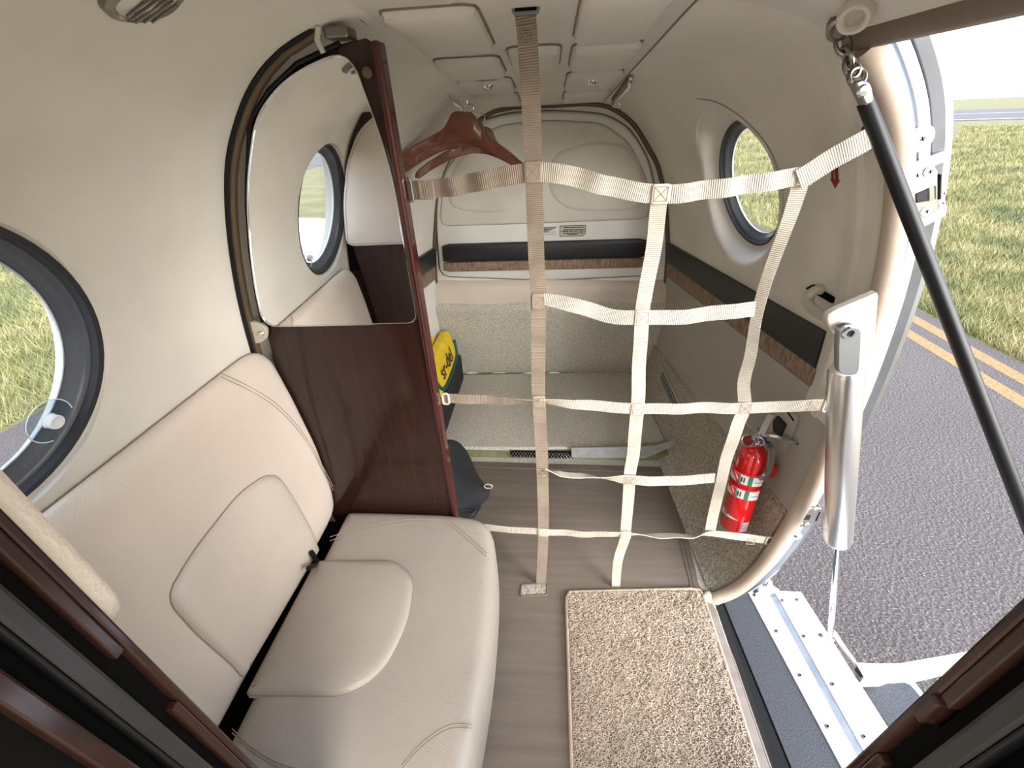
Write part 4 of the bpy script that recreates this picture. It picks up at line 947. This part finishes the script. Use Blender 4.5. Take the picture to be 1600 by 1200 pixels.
def stitch(px, py, w=.011, h=.011, dark=True):
    c = npt((px,py)) + np.array([0,-.0085,0]); k = MB(); q = [(-w,-h),(w,-h),(w,h),(-w,h)]
    s = [(q[i],q[(i+1)%4]) for i in range(4)] + [(q[0],q[2]),(q[1],q[3])]
    for a, b in s: k.tube([c+np.array([a[0],0,a[1]]), c+np.array([b[0],0,b[1]])], .0007, 4)
    obj('cross_stitch', k, 'thread', net)
def patch(px, py, w=.0145, h=.0155, m='strap'):
    c = npt((px,py)) + np.array([0,-.0068,0])
    o = obj('sewn_joint', MB().pad(resamp(rpoly([(-w,-h),(w,-h),(w,h),(-w,h)], .004, 3), 28, True), [(0,0),(0,.001),(.001,.0016)], lambda a,b,hh: c+np.array([a,-hh,b])), m, net)
for p, m in (((833,268),'strap_tan'),((1031,302),'strap'),((1003,494),'strap'),((996,637),'strap'),((842,625),'strap_tan'),((849,829),'strap'),((977,833),'strap')): patch(*p, m=m)
patch(668,296,m='strap_tan'); patch(841,469,.012,.016,'strap_tan')
for p in ((833,268),(1031,302),(1003,494),(996,637),(842,625),(849,829),(977,833),(1163,636),(1269,631),(1256,276),(668,296),(841,470),(822,58),(846,735),(984,748),(1172,842)): stitch(*p)
# end fittings
def buckle(px, py, ang, w=.017, h=.012, m='alu2'):
    c = npt((px,py)) + np.array([0,-.006,0]); ca, sa = math.cos(ang), math.sin(ang)
    q = [c + np.array([ca*a - sa*b, 0, sa*a + ca*b]) for a, b in resamp(rpoly([(-h,-w),(h,-w),(h,w),(-h,w)], .005, 4), 32, True)]
    return obj('buckle', MB().loop(q, .0028, 8), m, net)
buckle(1292,630,0,.017,.008,'cream'); buckle(1200,842,0,.014,.007,'cream'); buckle(1354,214,.5,.018,.006,'black'); buckle(640,296,0,.018,.006,'alu2'); buckle(697,621,0,.014,.007,'cream')
c = npt((822,16)); hk_ = obj('ceiling_hook', MB().pad(resamp(rpoly([(-.018,-.010),(.018,-.010),(.022,.004),(.020,.030),(-.020,.030),(-.022,.004)], .005, 3), 40, True), [(0,-.006),(0,.002),(.002,.004)], lambda a,b,h: (c[0]+a, c[1]-.010-h, c[2]+.003+b)), 'hinge', net)
obj('hook_slot', MB().prism(rpoly([(-.0155,-.004),(.0155,-.004),(.0155,.003),(-.0155,.003)], .001, 2), lambda a,b,h: (c[0]+a, c[1]-.0142-h, c[2]+.001+b), 0, .0006), 'groove', hk_, smooth=False)
for px, py in ((1305,640),(1207,846)):
    q = npt((px,py)); obj('anchor_ring', MB().loop([q + .010*np.array([math.cos(2*pi*i/20), .3*math.sin(2*pi*i/20), math.sin(2*pi*i/20)]) for i in range(20)], .003, 8), 'steel', net)

# ------------------------------------------------------------------ fire extinguisher
EX, EY = .545, .895
eb = aX(1146,822,EX); ez0 = eb[2]; EY = eb[1]; et = aX(1183,690,EX+.012)
fe = thing('fire_extinguisher', (EX,EY,ez0), 'small red fire extinguisher clamped low on the right wall', 'extinguisher')
ax = np.array(et) - np.array([EX,EY,ez0]); HL = np.linalg.norm(ax); ax /= HL; o0 = np.array([EX,EY,ez0]); R_ = .0385
obj('cylinder', MB().lathe([(1e-4,.004),(R_*.8,.0),(R_*.95,.004),(R_,.014),(R_,HL*.80),(R_*.96,HL*.86),(R_*.82,HL*.91),(R_*.55,HL*.95),(R_*.34,HL*.97),(R_*.34,HL*1.0)], o0, ax, 40), 'red', fe)
# axes facing the camera
tocam = CAM - o0; tocam -= ax*(tocam@ax); tocam /= np.linalg.norm(tocam); sd_ = np.cross(ax, tocam); sd_ /= np.linalg.norm(sd_)   # sd_ points to picture right?
if (RW.T @ sd_)[0] < 0: sd_ = -sd_
def EC(a, h, r):                             # angle 0 faces the camera, positive to picture right
    return o0 + ax*h + r*(math.cos(a)*tocam + math.sin(a)*sd_)
def wrap(name, a0, a1, h0, h1, r, m, par=fe, n=24, slope=0.0):
    P = []
    for i in range(n+1):
        a = a0+(a1-a0)*i/n; s = slope*(a-a0); P.append([EC(a,h0+s,R_-.002), EC(a,h0+s,r), EC(a,h1+s,r), EC(a,h1+s,R_-.002)])
    return obj(name, MB().grid(P), m, par)
for h0 in (.44, .60):
    b = wrap('band', -2.6, 2.6, HL*h0-.006, HL*h0+.034, R_+.0022, 'red'); l = wrap('label_band', -1.5, 1.1, HL*h0-.001, HL*h0+.027, R_+.0032, 'paper', b)
    wrap('green_mark', .12, .38, HL*h0-.001, HL*h0+.027, R_+.0036, 'greenlabel', l, 6); wrap('print', .5, 1.0, HL*h0+.010, HL*h0+.012, R_+.0036, 'greenlabel', l, 6)
    for a in (-.45,-.30,-.15): wrap('print', a, a+.08, HL*h0+.005, HL*h0+.020, R_+.0036, 'ink', l, 3)
    obj('latch', MB().tube([EC(-1.0,HL*h0+.030,R_+.006), EC(-.7,HL*h0+.028,R_+.010), EC(-.45,HL*h0+.012,R_+.008), EC(-.40,HL*h0+.002,R_+.004)], .0045, 8), 'red', b)
    obj('latch_tip', MB().tube([EC(-.40,HL*h0+.030,R_+.006), EC(-.36,HL*h0+.010,R_+.008), EC(-.30,HL*h0+.0,R_+.006)], [.002,.0045,.003], 8), 'alu2', b)
P = [[EC(a, HL*.20 + .010*(1-(a+1.3)/1.5)*s + .004*(a+1.3)*-1, R_+.0008) for s in (-1,0,1)] for a in np.linspace(-1.3,.2,14)]
lg = obj('white_emblem', MB().grid(P), 'paper', fe); 
for a in (-1.0,-.85,-.70): wrap('print', a, a+.09, HL*.20-.003, HL*.20+.003, R_+.0013, 'ink', lg, 3, -.004)
lb_ = wrap('small_label', .55, 1.05, HL*.05, HL*.16, R_+.0008, 'paper', fe, 8)
for k in range(4): wrap('print', .6, 1.0, HL*(.065+.024*k), HL*(.075+.024*k), R_+.0012, 'blueink', lb_, 6)
obj('valve', MB().lathe([(R_*.36,HL*.99),(.014,HL*1.0),(.014,HL*1.06),(.010,HL*1.075),(.010,HL*1.13),(1e-4,HL*1.14)], o0, ax, 20), 'alu', fe)
ga = EC(-.75, HL*1.02, .026); gd = tocam*.8 - sd_*.45 + ax*.35
gg = obj('gauge', MB().lathe([(1e-4,.006),(.0135,.006),(.0165,.008),(.018,.004),(.018,-.006),(1e-4,-.008)], ga, gd, 28), 'chrome', fe); obj('gauge_face', MB().lathe([(1e-4,.0072),(.0132,.0072)], ga, gd, 24), 'redink', gg)
pc = EC(.05, HL*1.06, .030); obj('pull_ring', MB().loop([pc + .0165*(math.cos(2*pi*i/28)*(sd_*.9+tocam*.2) + math.sin(2*pi*i/28)*(ax*.9+tocam*.4)) for i in range(28)], .0017, 8), 'chrome', fe)
pin = EC(-.2, HL*1.10, .02); obj('pin', MB().tube([EC(-1.2,HL*1.20,.045), EC(-.8,HL*1.14,.022), EC(.1,HL*1.08,.016)], .0016, 6), 'chrome', fe)
def flatbar(name, pts, w, th, m, nrm): return obj(name, MB().ribbon(crom(pts, 24), w, th, nrm), m, fe)
flatbar('lever', [EC(.7,HL*1.05,.014), EC(.8,HL*1.05,.030), EC(.85,HL*1.01,.046), EC(.9,HL*.94,.050), EC(.95,HL*.84,.052), EC(.88,HL*.74,.050), EC(.62,HL*.70,.044)], .0085, .006, 'alu', tocam*.6+sd_*.8)
flatbar('carry_handle', [EC(.9,HL*1.10,.010), EC(1.3,HL*1.13,.040), EC(1.5,HL*1.115,.080), EC(1.55,HL*1.10,.098)], [.008]*10+[.014]*14+[.008], .007, 'alu', ax)
flatbar('release_tab', [EC(.4,HL*1.10,.012), EC(.6,HL*1.20,.014), EC(.7,HL*1.32,.020)], .007, .002, 'alu2', tocam)
obj('wall_clamp', MB().box((-.012,-.022,-.02),(.012,.022,.02), R=np.eye(3), o=o0+ax*HL*.72+np.array([.048,.0,0])), 'red', fe, bevel=.004)

# ------------------------------------------------------------------ overhead: rails, hangers, lamps
def rail(pa, pb, label):
    a, b = np.array(pa), np.array(pb); t = thing('garment_rail', (a+b)/2, label, 'rail')
    obj('base_plate', MB().tube([a+np.array([0,0,.002]), b+np.array([0,0,.002])], .016, 12, flat=.35), 'steel', t)
    obj('bar', MB().tube([a, a+np.array([0,.01,-.022]), b+np.array([0,-.01,-.022]), b], .0045, 10), 'chrome', t)
    obj('stop_ring', MB().loop([b+np.array([.012+.012*math.cos(2*pi*i/20), -.02, -.022+.006*math.sin(2*pi*i/20)]) for i in range(20)], .0016, 6), 'chrome', t)
    return t
rail((-.285,1.42,ceil_z(1.42)-.008), (-.289,1.80,ceil_z(1.80)-.008), 'left chrome garment rail on the ceiling, wooden hangers hooked on it')
rail((.212,1.38,ceil_z(1.38)-.008), (.222,1.80,ceil_z(1.80)-.008), 'right empty chrome garment rail on the ceiling')
def make_hanger():
    t = thing('coat_hanger', (0,0,0), 'x', 'hanger', 'wooden hangers on the left rail')
    half = [(0,.006),(.022,.005),(.036,-.004),(.046,-.022),(.062,-.042),(.10,-.064),(.15,-.092),(.19,-.120),(.208,-.138),(.209,-.150),(.196,-.152),(.16,-.128),(.11,-.100),(.06,-.080),(.025,-.071),(0,-.069)]
    up_, dn = half[:10], half[9:]
    topc = crom(up_, 30); botc = crom(dn[::-1], 30); n = 31
    R = []
    for sg in (-1, 1):
        for i in (range(n-1,-1,-1) if sg < 0 else range(1,n)):
            a, b = topc[i], botc[i]; c = (a+b)/2; x = abs(a[0]); yb = .020*(x/.2)**2
            th = .0085 if x < .05 else .0085+.004*min(1,(x-.05)/.1)
            row = []
            for u_, v_ in ((-1,.75),(-.75,1),(.75,1),(1,.75),(1,-.75),(.75,-1),(-.75,-1),(-1,-.75)):
                q = c + (a-c)*v_; row.append((sg*q[0], -yb + th*u_, q[1]))
            R.append(row)
    k = MB(); n8 = 8; V = [p for r in R for p in r]; m_ = len(R)
    k.add(V, [(i*8+j, i*8+(j+1)%8, (i+1)*8+(j+1)%8, (i+1)*8+j) for i in range(m_-1) for j in range(8)] + [tuple(range(8)), tuple((m_-1)*8+j for j in range(8))])
    obj('arms', k, 'wood_hang', t)
    hk = [(0,0,.0),(0,0,.018)] + [(.011*math.sin(a), 0, .030+.011*-math.cos(a)) for a in np.linspace(.2,4.4,14)]
    obj('hook', MB().tube(hk, .0018, 8), 'chrome', t)
    return t
hang = make_hanger()
def place(t, loc, rot, lab):
    t.location = loc; t.rotation_euler = rot; t['label'] = lab
labs = ['nearest reddish wooden coat hanger on the left ceiling rail', 'second reddish wooden coat hanger, just behind the nearest one', 'rearmost wooden coat hanger, lower thin arm showing beneath the others']
hp = aY(724,178,1.45)
for i, (y, dx, dz, rz) in enumerate(((1.45,0,0,.02),(1.485,.012,-.016,.04),(1.545,.036,-.040,.07))):
    t = hang
    if i:
        t = hang.copy(); COL.objects.link(t)
        for ch_ in list(hang.children):
            c2 = ch_.copy(); COL.objects.link(c2); c2.parent = t
    place(t, (hp[0]+dx, y, hp[2]+dz), (0, math.radians(6), rz), labs[i])
def spot(px, py, label):
    p = np.array(aCeil(px, py, .014)); t = thing('ceiling_spotlight', p, label, 'lamp')
    obj('bezel', MB().lathe([(.020,.0),(.024,-.004),(.032,-.002),(.034,.004)], p, (0,0,1), 28), 'headliner', t)
    obj('eyeball', MB().lathe([(1e-4,-.014),(.008,-.013),(.014,-.009),(.018,-.002),(.019,.004)], p, (.25,.15,1), 24), 'chrome', t)
    obj('lens', MB().lathe([(1e-4,-.0150),(.0075,-.0142)], p, (.25,.15,1), 18), 'glass', t)
spot(762,131,'left small chrome eyeball lamp set in a ceiling pad'); spot(925,123,'right small chrome eyeball lamp set in a ceiling pad')
pd = np.array(WL(.475, 1.356, 0)); nd = np.array(WL(.475,1.356,.1)) - pd; nd /= np.linalg.norm(nd)
dl = thing('dome_lamp', pd, 'round ribbed dome lamp high on the left wall at the top picture edge', 'lamp')
obj('bezel', MB().lathe([(.036,.001),(.034,.006),(.028,.009),(.026,.007)], pd, nd, 32), 'steel', dl)
obj('lens', MB().lathe([(.027,.006),(.018,.010),(1e-4,.012)], pd, nd, 28), 'headliner', dl)
for i in range(-2,3): obj('rib', MB().tube([pd+nd*.012+np.array([0,.007*i,0])+np.cross(nd,(0,1,0))*s*(.022-.003*abs(i)) for s in (-1,0,1)], .0013, 6), 'steel', dl)
# fill lamps added out of view forward of the camera to brighten the bay
for y in (-.55,-1.45,-2.2):
    t = thing('ceiling_fill', (-.03,y,1.37), {-.55:'flat added ceiling fill light nearest the doorway', -1.45:'flat added ceiling fill light in the middle of the forward cabin', -2.2:'flat added ceiling fill light farthest forward'}[y], 'lamp', 'added cabin fill lights')
    obj('housing', MB().box((-.20,y-.12,1.362),(.14,y+.12,1.381)), 'headliner', t, smooth=False, bevel=.004)
    obj('diffuser', MB().box((-.18,y-.10,1.358),(.12,y+.10,1.3625)), emat('fill_diffuser', (1,.97,.93), 1.2) if y == -.55 else bpy.data.materials['fill_diffuser'], t, smooth=False)
    ld = bpy.data.lights.new('cabin_fill', 'AREA'); ld.shape = 'RECTANGLE'; ld.size = .30; ld.size_y = .20; ld.energy = CABIN_FILL; ld.color = (1,.97,.93)
    lo2 = bpy.data.objects.new('cabin_fill', ld); COL.objects.link(lo2); lo2.location = (-.03,y,1.352)

# ------------------------------------------------------------------ things stowed behind the partition
bc = thing('document_case', (-.48,1.72,.05), 'black flat case standing on the baggage board against the left wall', 'case')
top_ = aX(726,555,-.445); bot_ = aZ(737,580,.055); nb = aZ(700,665,.055)
obj('case_body', MB().box((-.545,1.36,.060),(-.452,1.93,.215), R=np.array([[math.cos(.0),-math.sin(.0),0],[math.sin(.0),math.cos(.0),0],[0,0,1]])), 'blackfabric', bc, bevel=.012)
for z in (.09,.13,.17): obj('piping', MB().tube([(-.4515,1.38,z),(-.4515,1.91,z)], .002, 6), 'black', bc)
def pouch(label, x0, x1, y0, y1, z0, z1, lean):
    t = thing('yellow_pouch', ((x0+x1)/2,(y0+y1)/2,z0), label, 'pouch', None)
    def f(a, b, h): return (x1 - h*-1 + (b-z0)*lean, a, b)
    o_ = resamp(rpoly([(y0,z0),(y1,z0),(y1,z1),(y0,z1)], .025, 4), 60, True)
    obj('cover', MB().pad(o_, [(0,-(x1-x0)),(-.002,-(x1-x0)*.6),(0,-.008),(.006,0),(.02,.004)], f, .004, 4, True), 'yellow', t)
    return t, f
y1_, f1 = pouch('yellow pouch with green binding and black handwriting beside the black case', -.50, -.465, 1.50, 1.92, .216, .36, -.25)
obj('binding', MB().tube([f1(a,b,.006) for a,b in crom([(1.92,.30),(1.88,.245),(1.80,.225),(1.66,.222),(1.56,.235),(1.52,.28),(1.51,.34)], 40)], .009, 8), 'green', y1_)
text('writing', 'sr-del', .095, frame(f1(1.70,.288,.0125), (0,1,0), (-.25,0,1)), 'ink', y1_, .0008)
y2_, f2 = pouch('second yellow pouch half hidden between the first and the left wall', -.552, -.535, 1.46, 1.84, .216, .37, -.12)
cbag = thing('cloth_bag', (-.30,1.02,0), 'black cloth bag with a pale cord loop on the floor behind the mahogany partition', 'bag')
b = bmesh.new(); bmesh.ops.create_icosphere(b, subdivisions=4, radius=1); V = []
for v in b.verts:
    p = v.co; d = 1 + .05*math.sin(5*p.x+2*p.z) + .06*math.sin(7*p.y+3*p.x) + .04*math.sin(9*p.z)
    sq = 1.0 if p.z > 0 else 1.0
    x, y, z = p.x*.135*d, p.y*.20*d, .145+p.z*.145*d*(1.05 if p.z > 0 else .98)
    nn_ = max(0, p.x-.35)*max(0, 1-abs(p.z+.10)/.5)*max(0, 1-abs(p.y)/.8); x += nn_*.125 - max(0, p.x)*max(0, p.z-.1)*.05
    V.append((-.395+x, 1.05+y, max(z, .006)))
obj('sack', MB().add(V, [tuple(v.index for v in f.verts) for f in b.faces]), 'blackfabric', cbag); b.free()
lc = aY(763,760,1.03); obj('cord_loop', MB().loop([lc + np.array([.014*math.cos(2*pi*i/24), .0, .010*math.sin(2*pi*i/24)]) for i in range(24)], .0019, 6), 'cream', cbag)
for k in range(3): obj('fold', MB().tube(crom([(-.30+.012*k, .93+.004*k, .18-.03*k), (-.265+.008*k, .95, .15-.018*k), (-.228, 1.0, .115)], 12), [.003]*12+[.001], 6), 'blackfabric', cbag)
# helper data must not linger on the objects
for o in bpy.data.objects:
    if '_o' in o: del o['_o']
